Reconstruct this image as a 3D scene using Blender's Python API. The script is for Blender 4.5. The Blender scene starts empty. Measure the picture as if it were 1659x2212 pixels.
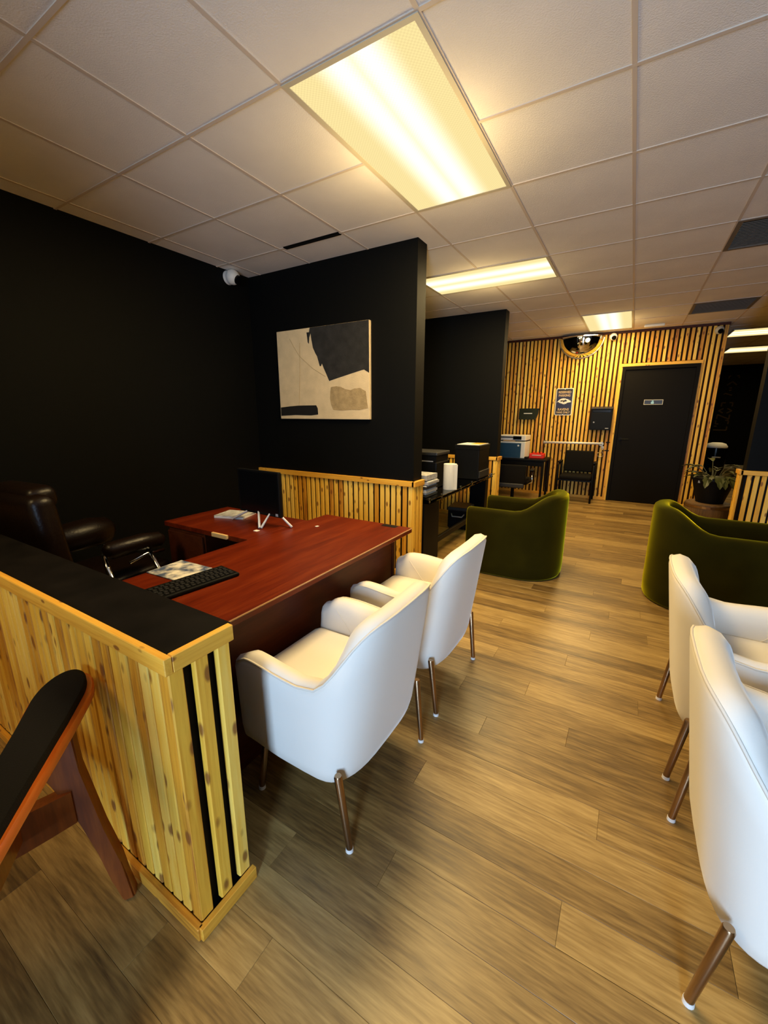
import bpy, bmesh, math, random
from mathutils import Vector, Matrix

random.seed(7)
PI = math.pi
C = bpy.context.scene.collection
SC = bpy.context.scene
H = 2.70            # ceiling height
U = 0.6096          # ceiling grid module
YB = 6.949          # slatted back wall
XL = -0.775         # left wall
XR = 5.50           # right wall (outside the frame)
YF = -3.20          # front wall behind the camera
YFAR = 13.5         # end of the far room

# ------------------------------------------------------------------ camera
cam_d = bpy.data.cameras.new('camera')
cam = bpy.data.objects.new('camera', cam_d)
C.objects.link(cam)
SC.camera = cam
F_PX = 877.12
cam_d.sensor_fit = 'VERTICAL'
cam_d.sensor_height = 24.0
cam_d.lens = F_PX / 2212.0 * 24.0
cam_d.clip_start = 0.02
pitch, yaw, roll = -0.2352, -0.5377, 0.0027
fwd = Vector((math.sin(yaw) * math.cos(pitch), math.cos(yaw) * math.cos(pitch), math.sin(pitch)))
right = Vector((math.cos(yaw), -math.sin(yaw), 0))
up = right.cross(fwd)
r2 = right * math.cos(roll) + up * math.sin(roll)
u2 = -right * math.sin(roll) + up * math.cos(roll)
cam.matrix_world = Matrix(((r2.x, u2.x, -fwd.x, 2.5938), (r2.y, u2.y, -fwd.y, -0.8802), (r2.z, u2.z, -fwd.z, 1.4135), (0, 0, 0, 1)))

# ------------------------------------------------------------------ world, light, exposure
EXPOSURE = 0.30
DAY = 36.0           # daylight outside the shop window
PANEL_W = 48.0      # watts of one ceiling panel
PANEL_COL = (1.0, 0.72, 0.31)
PANEL_GLOW = 0.80
FILL_W = 14.0          # watts of the unseen fill lamp added below each panel to brighten the ceiling
w = bpy.data.worlds.new('world'); SC.world = w
w.use_nodes = True
bg = w.node_tree.nodes['Background']
bg.inputs[0].default_value = (0.47, 0.69, 1.0, 1)
bg.inputs[1].default_value = DAY
SC.view_settings.view_transform = 'Standard'
SC.view_settings.look = 'None'
SC.view_settings.gamma = 1.0
SC.view_settings.use_curve_mapping = False
SC.view_settings.exposure = EXPOSURE
SC.cycles.use_denoising = True
SC.cycles.max_bounces = 8
SC.cycles.diffuse_bounces = 5
SC.cycles.glossy_bounces = 4
SC.cycles.transparent_max_bounces = 8
SC.cycles.caustics_reflective = False
SC.cycles.caustics_refractive = False
SC.cycles.sample_clamp_indirect = 6.0
pd = bpy.data.lights.new('window_portal', 'AREA'); pd.shape = 'RECTANGLE'; pd.size = 0.74; pd.size_y = 2.05
pd.cycles.is_portal = True
po = bpy.data.objects.new('window_portal', pd); C.objects.link(po)
po.location = (3.17, YF - 0.02, 1.13); po.rotation_euler = (PI / 2, 0, 0)

# ------------------------------------------------------------------ materials
def mat(name, col, rough=0.6, metal=0.0, spec=0.5, sheen=0.0, sheen_tint=None, coat=0.0, bump=0.0, bscale=60.0, var=0.0, vscale=6.0):
    m = bpy.data.materials.new(name); m.use_nodes = True
    nt = m.node_tree; b = nt.nodes['Principled BSDF']
    b.inputs['Base Color'].default_value = (*col, 1)
    b.inputs['Roughness'].default_value = rough
    b.inputs['Metallic'].default_value = metal
    b.inputs['Specular IOR Level'].default_value = spec
    if sheen:
        b.inputs['Sheen Weight'].default_value = sheen
        b.inputs['Sheen Roughness'].default_value = 0.35
        b.inputs['Sheen Tint'].default_value = (*(sheen_tint or (1, 1, 1)), 1)
    if coat:
        b.inputs['Coat Weight'].default_value = coat
        b.inputs['Coat Roughness'].default_value = 0.15
    if bump or var:
        tc = nt.nodes.new('ShaderNodeTexCoord')
    if bump:
        n = nt.nodes.new('ShaderNodeTexNoise'); n.inputs['Scale'].default_value = bscale; n.inputs['Detail'].default_value = 3
        nt.links.new(tc.outputs['Object'], n.inputs['Vector'])
        bp = nt.nodes.new('ShaderNodeBump'); bp.inputs['Strength'].default_value = bump; bp.inputs['Distance'].default_value = 0.01
        nt.links.new(n.outputs['Fac'], bp.inputs['Height']); nt.links.new(bp.outputs['Normal'], b.inputs['Normal'])
    if var:
        n2 = nt.nodes.new('ShaderNodeTexNoise'); n2.inputs['Scale'].default_value = vscale; n2.inputs['Detail'].default_value = 4
        nt.links.new(tc.outputs['Object'], n2.inputs['Vector'])
        mr = nt.nodes.new('ShaderNodeMapRange'); mr.inputs[1].default_value = 0.25; mr.inputs[2].default_value = 0.75
        mr.inputs[3].default_value = 1 - var; mr.inputs[4].default_value = 1 + var
        nt.links.new(n2.outputs['Fac'], mr.inputs[0])
        mx = nt.nodes.new('ShaderNodeVectorMath'); mx.operation = 'SCALE'
        mx.inputs[0].default_value = col
        nt.links.new(mr.outputs[0], mx.inputs['Scale']); nt.links.new(mx.outputs[0], b.inputs['Base Color'])
    return m

def wood(name, stops, axis, rough=0.5, grain=18.0, knots=0.0, stretch=0.06, coat=0.0, rnd=0.5, bump=0.15, spec=0.5, fine=0.35):
    """Grain noise drawn out along one axis, a random shift and tone per object, optional round knots."""
    m = bpy.data.materials.new(name); m.use_nodes = True
    nt = m.node_tree; N = nt.nodes; L = nt.links; b = N['Principled BSDF']
    b.inputs['Roughness'].default_value = rough
    b.inputs['Specular IOR Level'].default_value = spec
    if coat: b.inputs['Coat Weight'].default_value = coat; b.inputs['Coat Roughness'].default_value = 0.2
    tc = N.new('ShaderNodeTexCoord'); oi = N.new('ShaderNodeObjectInfo')
    off = N.new('ShaderNodeVectorMath'); off.operation = 'SCALE'; off.inputs[0].default_value = (37.0, 51.0, 23.0)
    L.new(oi.outputs['Random'], off.inputs['Scale'])
    add = N.new('ShaderNodeVectorMath'); add.operation = 'ADD'
    L.new(tc.outputs['Object'], add.inputs[0]); L.new(off.outputs[0], add.inputs[1])
    mp = N.new('ShaderNodeMapping'); s = [1, 1, 1]; s[axis] = stretch
    mp.inputs['Scale'].default_value = s; L.new(add.outputs[0], mp.inputs['Vector'])
    n1 = N.new('ShaderNodeTexNoise'); n1.inputs['Scale'].default_value = grain; n1.inputs['Detail'].default_value = 6; n1.inputs['Roughness'].default_value = 0.62
    n1.inputs['Distortion'].default_value = 0.6
    L.new(mp.outputs[0], n1.inputs['Vector'])
    n2 = N.new('ShaderNodeTexNoise'); n2.inputs['Scale'].default_value = grain * 7; n2.inputs['Detail'].default_value = 3
    L.new(mp.outputs[0], n2.inputs['Vector'])
    mixf = N.new('ShaderNodeMix'); mixf.data_type = 'FLOAT'; mixf.inputs[0].default_value = fine
    L.new(n1.outputs['Fac'], mixf.inputs[2]); L.new(n2.outputs['Fac'], mixf.inputs[3])
    rn = N.new('ShaderNodeMath'); rn.operation = 'MULTIPLY_ADD'; rn.inputs[1].default_value = rnd; rn.inputs[2].default_value = -rnd / 2
    L.new(oi.outputs['Random'], rn.inputs[0])
    sm = N.new('ShaderNodeMath'); sm.operation = 'ADD'; L.new(mixf.outputs[0], sm.inputs[0]); L.new(rn.outputs[0], sm.inputs[1])
    cr = N.new('ShaderNodeValToRGB'); e = cr.color_ramp.elements
    e[0].position, e[0].color = stops[0][0], (*stops[0][1], 1)
    e[1].position, e[1].color = stops[-1][0], (*stops[-1][1], 1)
    for p, c in stops[1:-1]:
        x = e.new(p); x.color = (*c, 1)
    L.new(sm.outputs[0], cr.inputs[0])
    last = cr.outputs['Color']
    if knots:
        mk = N.new('ShaderNodeMapping'); ks = [19.0, 19.0, 19.0]; ks[axis] = 8.5
        mk.inputs['Scale'].default_value = ks; L.new(add.outputs[0], mk.inputs['Vector'])
        v = N.new('ShaderNodeTexVoronoi'); v.inputs['Scale'].default_value = 1.0; v.inputs['Randomness'].default_value = 1.0
        L.new(mk.outputs[0], v.inputs['Vector'])
        rr = N.new('ShaderNodeMapRange'); rr.inputs[1].default_value = knots; rr.inputs[2].default_value = knots * 0.6
        rr.inputs[3].default_value = 0.0; rr.inputs[4].default_value = 0.85
        L.new(v.outputs['Distance'], rr.inputs[0])
        mc = N.new('ShaderNodeMix'); mc.data_type = 'RGBA'
        L.new(rr.outputs[0], mc.inputs[0]); L.new(last, mc.inputs[6]); mc.inputs[7].default_value = (0.20, 0.055, 0.008, 1)
        last = mc.outputs[2]
    L.new(last, b.inputs['Base Color'])
    if bump:
        bp = N.new('ShaderNodeBump'); bp.inputs['Strength'].default_value = bump; bp.inputs['Distance'].default_value = 0.004
        L.new(n2.outputs['Fac'], bp.inputs['Height']); L.new(bp.outputs['Normal'], b.inputs['Normal'])
    return m

PINE = [(0.16, (0.32, 0.09, 0.006)), (0.34, (0.68, 0.31, 0.022)), (0.55, (0.88, 0.50, 0.050)), (0.76, (0.95, 0.64, 0.13))]
PINE_TRIM = [(0.2, (0.42, 0.15, 0.012)), (0.42, (0.72, 0.34, 0.030)), (0.62, (0.86, 0.47, 0.055)), (0.8, (0.92, 0.58, 0.11))]
M = {}
M['pine'] = wood('pine_slat', PINE, 2, 0.55, 16, knots=0.25, stretch=0.05, rnd=0.42)
M['pine_x'] = wood('pine_trim_x', PINE_TRIM, 0, 0.55, 16, knots=0.15, stretch=0.05, rnd=0.2)
M['pine_y'] = wood('pine_trim_y', PINE_TRIM, 1, 0.55, 16, knots=0.15, stretch=0.05, rnd=0.2)
M['floor'] = wood('vinyl_plank', [(0.26, (0.075, 0.042, 0.015)), (0.43, (0.21, 0.125, 0.038)), (0.55, (0.33, 0.208, 0.066)), (0.76, (0.53, 0.36, 0.13))], 0, 0.38, 17, stretch=0.085, rnd=0.20, bump=0.08, fine=0.42)
M['mahogany'] = wood('mahogany', [(0.25, (0.040, 0.004, 0.0008)), (0.5, (0.115, 0.012, 0.002)), (0.75, (0.20, 0.030, 0.005))], 1, 0.34, 14, stretch=0.07, coat=0.0, rnd=0.05, bump=0.03, spec=0.22)
M['mahogany_dark'] = wood('mahogany_panel', [(0.25, (0.03, 0.006, 0.002)), (0.5, (0.065, 0.015, 0.005)), (0.75, (0.10, 0.028, 0.008))], 1, 0.4, 10, stretch=0.1, rnd=0.05, bump=0.03, spec=0.15)
M['edge'] = mat('desk_edge_highlight', (0.55, 0.30, 0.12), 0.35)  # pale colour paints the highlight on the desk's front edge
M['arm_wood_lit'] = wood('orange_wood_lit', [(0.25, (0.34, 0.055, 0.004)), (0.5, (0.58, 0.12, 0.010)), (0.75, (0.74, 0.20, 0.022))], 0, 0.3, 14, stretch=0.1, rnd=0.05, bump=0.02, coat=0.2)  # lit copy of the chair wood, lamp light put into the colour
M['orange_wood_shaded'] = wood('orange_wood_shaded', [(0.25, (0.085, 0.018, 0.002)), (0.5, (0.20, 0.044, 0.004)), (0.75, (0.34, 0.09, 0.010))], 2, 0.38, 14, stretch=0.1, rnd=0.05, bump=0.03, coat=0.2)  # shaded copy of the same wood, shade put into the colour
M['barrel'] = wood('stump_wood', [(0.25, (0.06, 0.03, 0.012)), (0.5, (0.16, 0.085, 0.03)), (0.75, (0.30, 0.17, 0.06))], 2, 0.6, 14, stretch=0.08, rnd=0.1)
M['black_wall'] = mat('black_paint', (0.0026, 0.0028, 0.0027), 0.6, spec=0.10, bump=0.05, bscale=220)
M['black_board'] = mat('black_board', (0.0050, 0.0038, 0.0030), 0.55, spec=0.12, var=0.5, vscale=9)
M['black_gap'] = mat('black_backing', (0.006, 0.006, 0.007), 0.8, spec=0.2)
M['brown_gap'] = mat('dark_backing_board', (0.030, 0.011, 0.003), 0.8, spec=0.2)
M['front_paint'] = mat('front_wall_paint', (0.55, 0.53, 0.50), 0.8)
M['tile'] = mat('ceiling_tile', (0.84, 0.80, 0.75), 0.95, spec=0.1, bump=0.25, bscale=150, var=0.05, vscale=3)
M['grid'] = mat('ceiling_grid', (0.66, 0.56, 0.46), 0.6, spec=0.2)
M['plenum'] = mat('plenum', (0.2, 0.18, 0.15), 0.9)
M['cream'] = mat('cream_velvet', (0.82, 0.77, 0.68), 0.85, spec=0.15, sheen=0.35, sheen_tint=(1, 0.97, 0.9), bump=0.06, bscale=500)
M['piping'] = mat('cream_piping', (0.76, 0.70, 0.60), 0.85, spec=0.1)
M['bronze'] = mat('bronze_metal', (0.40, 0.27, 0.16), 0.28, metal=1.0)
M['foot'] = mat('white_plastic', (0.8, 0.78, 0.74), 0.5)
M['green'] = mat('olive_velvet', (0.017, 0.0145, 0.0008), 0.9, spec=0.05, sheen=0.75, sheen_tint=(0.95, 0.82, 0.02), bump=0.05, bscale=300, var=0.25, vscale=5)
M['leather'] = mat('brown_leather', (0.007, 0.0028, 0.0012), 0.36, spec=0.28, bump=0.12, bscale=70)
M['chrome'] = mat('chrome', (0.75, 0.74, 0.72), 0.12, metal=1.0)
M['bronze_dull'] = mat('mirror_edge', (0.5, 0.45, 0.35), 0.3, metal=1.0)
M['black'] = mat('black_plastic', (0.003, 0.003, 0.003), 0.5, spec=0.15)
M['black_gloss'] = mat('black_gloss', (0.003, 0.003, 0.003), 0.2, spec=0.3)
M['black_fabric'] = mat('black_fabric', (0.006, 0.005, 0.004), 0.9, spec=0.15, bump=0.2, bscale=300)
M['dark_grey'] = mat('dark_grey_plastic', (0.018, 0.018, 0.019), 0.5)
M['grey'] = mat('grey_plastic', (0.35, 0.35, 0.36), 0.5)
M['white'] = mat('white_plastic_body', (0.80, 0.78, 0.72), 0.5)
M['paper'] = mat('paper', (0.82, 0.80, 0.74), 0.8, spec=0.1)
M['paper_grey'] = mat('printed_paper', (0.42, 0.42, 0.42), 0.8, spec=0.1, var=0.4, vscale=40)
M['towel'] = mat('paper_towel', (0.86, 0.82, 0.70), 0.95, spec=0.05, bump=0.3, bscale=90)
M['navy'] = mat('navy_plastic', (0.008, 0.050, 0.10), 0.45)
M['red'] = mat('red_plastic', (0.75, 0.02, 0.008), 0.45)
M['canvas'] = mat('canvas_cream', (0.64, 0.50, 0.30), 0.9, spec=0.1, bump=0.3, bscale=220, var=0.1, vscale=12)
M['paint_black'] = mat('charcoal_paint', (0.022, 0.021, 0.020), 0.8, spec=0.2, bump=0.2, bscale=120, var=0.3, vscale=15)
M['paint_ink'] = mat('black_paint_stroke', (0.012, 0.011, 0.010), 0.7, spec=0.2)
M['paint_tan'] = mat('tan_paint', (0.36, 0.26, 0.13), 0.85, spec=0.1, bump=0.3, bscale=90, var=0.2, vscale=25)
M['mirror'] = mat('mirror', (0.92, 0.92, 0.92), 0.02, metal=1.0)
M['door'] = mat('door_paint', (0.006, 0.0045, 0.0025), 0.55, spec=0.08)
M['sign_navy'] = mat('sign_navy', (0.010, 0.011, 0.055), 0.4)
M['sign_black'] = mat('sign_black', (0.012, 0.010, 0.010), 0.4)
M['sign_white'] = mat('sign_white', (0.80, 0.76, 0.68), 0.4)
M['sign_tan'] = mat('sign_tan', (0.62, 0.44, 0.24), 0.45)
M['sign_gold'] = mat('sign_gold', (0.70, 0.42, 0.06), 0.45)
M['sky_blue'] = mat('pale_blue', (0.35, 0.62, 0.80), 0.5)
M['smoke'] = mat('smoked_plastic', (0.022, 0.026, 0.012), 0.25)
M['steel'] = mat('brushed_steel', (0.82, 0.80, 0.74), 0.3, metal=1.0)
M['key_grey'] = mat('key_plastic', (0.010, 0.010, 0.011), 0.6, spec=0.15)
M['leaf'] = mat('leaf', (0.065, 0.07, 0.015), 0.5, var=0.3, vscale=20)
M['stem'] = mat('stem', (0.10, 0.09, 0.03), 0.6)
M['soil'] = mat('soil', (0.02, 0.015, 0.01), 0.95)
M['vent'] = mat('vent_grey', (0.16, 0.13, 0.10), 0.6)
M['glyph'] = mat('dull_bronze_letters', (0.10, 0.065, 0.022), 0.5)
M['tan_wood'] = mat('pale_wood', (0.70, 0.45, 0.18), 0.5)
M['bone'] = mat('bone_trim', (0.55, 0.50, 0.38), 0.6)
M['alu'] = mat('window_aluminium', (0.45, 0.45, 0.45), 0.4, metal=1.0)

def glass_mat(name, tint=(1, 1, 1), gloss=0.08):
    m = bpy.data.materials.new(name); m.use_nodes = True
    nt = m.node_tree; nt.nodes.remove(nt.nodes['Principled BSDF'])
    t = nt.nodes.new('ShaderNodeBsdfTransparent'); t.inputs[0].default_value = (*tint, 1)
    g = nt.nodes.new('ShaderNodeBsdfGlossy'); g.inputs['Roughness'].default_value = 0.03
    mx = nt.nodes.new('ShaderNodeMixShader'); fr = nt.nodes.new('ShaderNodeFresnel'); fr.inputs[0].default_value = 1.45
    nt.links.new(fr.outputs[0], mx.inputs[0]); nt.links.new(t.outputs[0], mx.inputs[1]); nt.links.new(g.outputs[0], mx.inputs[2])
    nt.links.new(mx.outputs[0], nt.nodes['Material Output'].inputs[0])
    return m
M['glass'] = glass_mat('window_glass')
M['smoke_glass'] = glass_mat('desk_glass', (0.55, 0.60, 0.55))

def panel_mat(name, axis, tubes, half, glow):
    """Prismatic lens of a fluorescent troffer: brighter bands below its tubes, fine prism grid."""
    m = bpy.data.materials.new(name); m.use_nodes = True
    nt = m.node_tree; N = nt.nodes; L = nt.links
    N.remove(N['Principled BSDF'])
    em = N.new('ShaderNodeEmission'); tc = N.new('ShaderNodeTexCoord'); sp = N.new('ShaderNodeSeparateXYZ')
    L.new(tc.outputs['Object'], sp.inputs[0])
    across = sp.outputs[0 if axis == 1 else 1]
    tot = None
    for t in tubes:
        d = N.new('ShaderNodeMath'); d.operation = 'SUBTRACT'; L.new(across, d.inputs[0]); d.inputs[1].default_value = t
        a = N.new('ShaderNodeMath'); a.operation = 'ABSOLUTE'; L.new(d.outputs[0], a.inputs[0])
        r = N.new('ShaderNodeMapRange'); r.interpolation_type = 'SMOOTHSTEP'
        r.inputs[1].default_value = 0.13; r.inputs[2].default_value = 0.0; r.inputs[3].default_value = 0; r.inputs[4].default_value = 1
        L.new(a.outputs[0], r.inputs[0])
        if tot is None: tot = r.outputs[0]
        else:
            s = N.new('ShaderNodeMath'); s.operation = 'MAXIMUM'; L.new(tot, s.inputs[0]); L.new(r.outputs[0], s.inputs[1]); tot = s.outputs[0]
    ck = N.new('ShaderNodeTexChecker'); ck.inputs['Scale'].default_value = 120.0
    L.new(tc.outputs['Object'], ck.inputs['Vector'])
    cm = N.new('ShaderNodeMix'); cm.data_type = 'RGBA'
    cm.inputs[6].default_value = (1.0, 0.80, 0.36, 1); cm.inputs[7].default_value = (1.0, 0.96, 0.78, 1)
    L.new(tot, cm.inputs[0]); L.new(cm.outputs[2], em.inputs[0])
    k = N.new('ShaderNodeMath'); k.operation = 'MULTIPLY_ADD'; L.new(tot, k.inputs[0]); k.inputs[1].default_value = 0.35 * glow; k.inputs[2].default_value = glow
    c2 = N.new('ShaderNodeMath'); c2.operation = 'MULTIPLY_ADD'; L.new(ck.outputs['Fac'], c2.inputs[0]); c2.inputs[1].default_value = 0.10; c2.inputs[2].default_value = 0.95
    st = N.new('ShaderNodeMath'); st.operation = 'MULTIPLY'; L.new(k.outputs[0], st.inputs[0]); L.new(c2.outputs[0], st.inputs[1])
    L.new(st.outputs[0], em.inputs[1]); L.new(em.outputs[0], N['Material Output'].inputs[0])
    return m
M['panel'] = panel_mat('light_lens', 1, (-0.05, 0.07), 0.3, PANEL_GLOW)
M['panel_x'] = panel_mat('light_lens_x', 0, (-0.1, 0.1), 0.3, PANEL_GLOW * 1.05)

# ------------------------------------------------------------------ mesh helpers
def bm_new(): return bmesh.new()

def box(bm, x0, y0, z0, x1, y1, z1, bev=0.0, seg=1):
    r = bmesh.ops.create_cube(bm, size=1.0)
    vs = r['verts']
    for v in vs:
        v.co = Vector(((x0 + x1) / 2 + v.co.x * (x1 - x0), (y0 + y1) / 2 + v.co.y * (y1 - y0), (z0 + z1) / 2 + v.co.z * (z1 - z0)))
    if bev:
        es = list({e for v in vs for e in v.link_edges})
        bmesh.ops.bevel(bm, geom=es, offset=bev, segments=seg, affect='EDGES', profile=0.5)
    return vs

def frame_of(d):
    d = d.normalized()
    a = Vector((0, 0, 1)) if abs(d.z) < 0.9 else Vector((1, 0, 0))
    s = d.cross(a).normalized(); return s, d.cross(s).normalized()

def tube(bm, pts, r, n=10, cap=True, radii=None, closed=False):
    pts = [Vector(p) for p in pts]; rings = []
    m = len(pts)
    s_prev = None
    for i, p in enumerate(pts):
        if closed: d = pts[(i + 1) % m] - pts[i - 1]
        else: d = pts[min(i + 1, m - 1)] - pts[max(i - 1, 0)]
        d.normalize()
        if s_prev is None: s, t = frame_of(d)
        else:
            s = (s_prev - d * s_prev.dot(d)).normalized(); t = d.cross(s)
        s_prev = s
        rr = radii[i] if radii else r
        rings.append([bm.verts.new(p + (s * math.cos(2 * PI * k / n) + t * math.sin(2 * PI * k / n)) * rr) for k in range(n)])
    for i in range(m if closed else m - 1):
        a, b = rings[i], rings[(i + 1) % m]
        for k in range(n):
            bm.faces.new((a[k], a[(k + 1) % n], b[(k + 1) % n], b[k]))
    if cap and not closed:
        bm.faces.new(list(reversed(rings[0]))); bm.faces.new(rings[-1])

def cyl(bm, x, y, z0, z1, r0, r1=None, n=24):
    tube(bm, [(x, y, z0), (x, y, z1)], r0, n, True, [r0, r0 if r1 is None else r1])

def lathe(bm, prof, cx=0, cy=0, n=32, cap_top=False, cap_bot=False):
    rings = []
    for r, z in prof:
        rings.append([bm.verts.new((cx + r * math.cos(2 * PI * k / n), cy + r * math.sin(2 * PI * k / n), z)) for k in range(n)])
    for a, b in zip(rings, rings[1:]):
        for k in range(n): bm.faces.new((a[k], a[(k + 1) % n], b[(k + 1) % n], b[k]))
    if cap_bot: bm.faces.new(list(reversed(rings[0])))
    if cap_top: bm.faces.new(rings[-1])

def loft(bm, rings, closed_ring=False, cap=False):
    V = [[bm.verts.new(p) for p in r] for r in rings]
    n = len(V[0])
    for a, b in zip(V, V[1:]):
        for k in range(n if closed_ring else n - 1):
            bm.faces.new((a[k], a[(k + 1) % n], b[(k + 1) % n], b[k]))
    if cap:
        bm.faces.new(list(reversed(V[0]))); bm.faces.new(V[-1])
    return V

def prism(bm, poly, off):
    """poly: list of 3D points of one flat face, off: extrusion vector."""
    off = Vector(off)
    a = [bm.verts.new(Vector(p)) for p in poly]; b = [bm.verts.new(Vector(p) + off) for p in poly]
    n = len(a)
    bm.faces.new(a); bm.faces.new(list(reversed(b)))
    for k in range(n): bm.faces.new((a[(k + 1) % n], a[k], b[k], b[(k + 1) % n]))

def mesh(name, bm, m, smooth=False):
    bmesh.ops.recalc_face_normals(bm, faces=bm.faces)
    me = bpy.data.meshes.new(name); bm.to_mesh(me); bm.free()
    if isinstance(m, str): m = M[m]
    me.materials.append(m)
    if smooth:
        for p in me.polygons: p.use_smooth = True
    return me

def link(name, me, parent=None, loc=(0, 0, 0), rotz=0.0):
    o = bpy.data.objects.new(name, me); C.objects.link(o)
    o.location = loc; o.rotation_euler = (0, 0, rotz)
    if parent is not None: o.parent = parent
    return o

def obj(name, bm, m, parent=None, smooth=False, loc=(0, 0, 0), rotz=0.0):
    o = link(name, mesh(name, bm, m, smooth), parent, loc, rotz)
    if smooth == 'auto' or smooth:
        pass
    return o

def bxo(name, dims, m, parent=None, bev=0.0, seg=2):
    bm = bm_new(); box(bm, *dims, bev=bev, seg=seg)
    return obj(name, bm, m, parent)

def sharpen(o, ang=0.6):
    """Smooth shading with the hard edges kept."""
    me = o.data
    bm = bmesh.new(); bm.from_mesh(me)
    for f in bm.faces: f.smooth = True
    for e in bm.edges:
        if len(e.link_faces) == 2 and e.calc_face_angle(0) > ang: e.smooth = False
    bm.to_mesh(me); bm.free()
    return o

def subsurf(o, lv=2):
    md = o.modifiers.new('subdivision', 'SUBSURF'); md.levels = lv; md.render_levels = lv
    return o

def thing(name, label, cat, loc=(0, 0, 0), rotz=0.0, group=None):
    o = bpy.data.objects.new(name, None); C.objects.link(o)
    o.location = loc; o.rotation_euler = (0, 0, rotz); o.empty_display_size = 0.1
    o['label'] = label; o['category'] = cat
    if group: o['group'] = group
    return o

def tag(o, label, cat, group=None):
    o['label'] = label; o['category'] = cat
    if group: o['group'] = group
    return o

def struct(o): o['kind'] = 'structure'; return o

def dup(root, loc, rotz, label):
    r = root.copy(); C.objects.link(r); r.location = loc; r.rotation_euler = (0, 0, rotz); r['label'] = label
    for ch in list(root.children):
        c = ch.copy(); C.objects.link(c); c.parent = r
        for g in ch.children:
            d = g.copy(); C.objects.link(d); d.parent = c
    return r

def text(name, body, size, m, parent, loc, rot, extrude=0.0008, bold=0.0, xs=1.0):
    cu = bpy.data.curves.new(name, 'FONT'); cu.body = body; cu.size = size
    cu.align_x = 'CENTER'; cu.align_y = 'CENTER'; cu.extrude = extrude; cu.offset = bold
    cu.resolution_u = 3
    tmp = bpy.data.objects.new(name, cu); C.objects.link(tmp)
    dg = bpy.context.evaluated_depsgraph_get()
    me = bpy.data.meshes.new_from_object(tmp.evaluated_get(dg))
    bpy.data.objects.remove(tmp); bpy.data.curves.remove(cu)
    me.materials.clear(); me.materials.append(M[m])
    o = link(name, me, parent, loc); o.rotation_euler = rot; o.scale = (xs, 1, 1)
    return o

# ------------------------------------------------------------------ floor
floor = struct(bxo('floor', (XL - 0.1, YF - 0.1, -0.08, 7.6, YFAR + 0.1, -0.012), 'black_gap'))
PW, PL = 0.127, 1.22
def plank_mesh(L):
    bm = bm_new(); c = 0.0008
    x0, x1, y0, y1 = -L / 2 + 0.0002, L / 2 - 0.0002, -PW / 2 + 0.0002, PW / 2 - 0.0002
    lo = [bm.verts.new((x, y, -0.0115)) for x, y in ((x0, y0), (x1, y0), (x1, y1), (x0, y1))]
    md = [bm.verts.new((x, y, -c)) for x, y in ((x0, y0), (x1, y0), (x1, y1), (x0, y1))]
    hi = [bm.verts.new((x, y, 0)) for x, y in ((x0 + c, y0 + c), (x1 - c, y0 + c), (x1 - c, y1 - c), (x0 + c, y1 - c))]
    bm.faces.new(hi)
    for a, b in ((lo, md), (md, hi)):
        for k in range(4): bm.faces.new((a[k], a[(k + 1) % 4], b[(k + 1) % 4], b[k]))
    return bm
plank_me = mesh('plank', plank_mesh(PL), 'floor')
row = 0
far_bm = bm_new()
y = -2.30
XMIN, XMAX = XL, 7.5
rp = random.Random(3)
def add_plank(x, y):
    link('plank', plank_me, floor, (x, y, 0))
def plank_into(bm, x0, x1, y):
    vs = [bm.verts.new(p) for p in ((x0 + 0.0003, y - PW / 2 + 0.0003, 0), (x1 - 0.0003, y - PW / 2 + 0.0003, 0), (x1 - 0.0003, y + PW / 2 - 0.0003, 0), (x0 + 0.0003, y + PW / 2 - 0.0003, 0))]
    bm.faces.new(vs)
far_rows = []
while y < YFAR:
    sh = (row * 0.43 + rp.uniform(-0.15, 0.15)) % PL
    x = XMIN - PL + sh
    while x < XMAX:
        cx = x + PL / 2
        # single planks where the photo shows them; the rest is one mass
        seen = (-1.35 < y < 4.1) and (0.1 < cx < 4.0) and cx < 3.1 + 0.35 * max(y, 0) and not (y > 0 and cx < 0.4) and not (y < -0.5 and cx > 3.6)
        if seen: add_plank(cx, y)
        else: far_rows.append((max(x, XMIN - 0.05), min(x + PL, XMAX), y))
        x += PL
    y += PW; row += 1
def far_floor():
    for a, b, yy in far_rows:
        if b > a: plank_into(far_bm, a, b, yy)
    o = obj('far_planks', far_bm, 'floor', floor); o['kind'] = 'stuff'
    return o
far_floor()
# random tone per plank of the joined far floor comes from a second material keyed on position
def far_floor_mat():
    m = M['floor'].copy(); m.name = 'vinyl_plank_far'
    nt = m.node_tree; N = nt.nodes; L = nt.links
    geo = N.new('ShaderNodeNewGeometry')
    for n in list(N):
        if n.type == 'OBJECT_INFO':
            for l in list(n.outputs['Random'].links):
                L.new(geo.outputs['Random Per Island'], l.to_socket)
    return m
for o in floor.children:
    if o.name.startswith('far_planks'): o.data.materials[0] = far_floor_mat()

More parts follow.
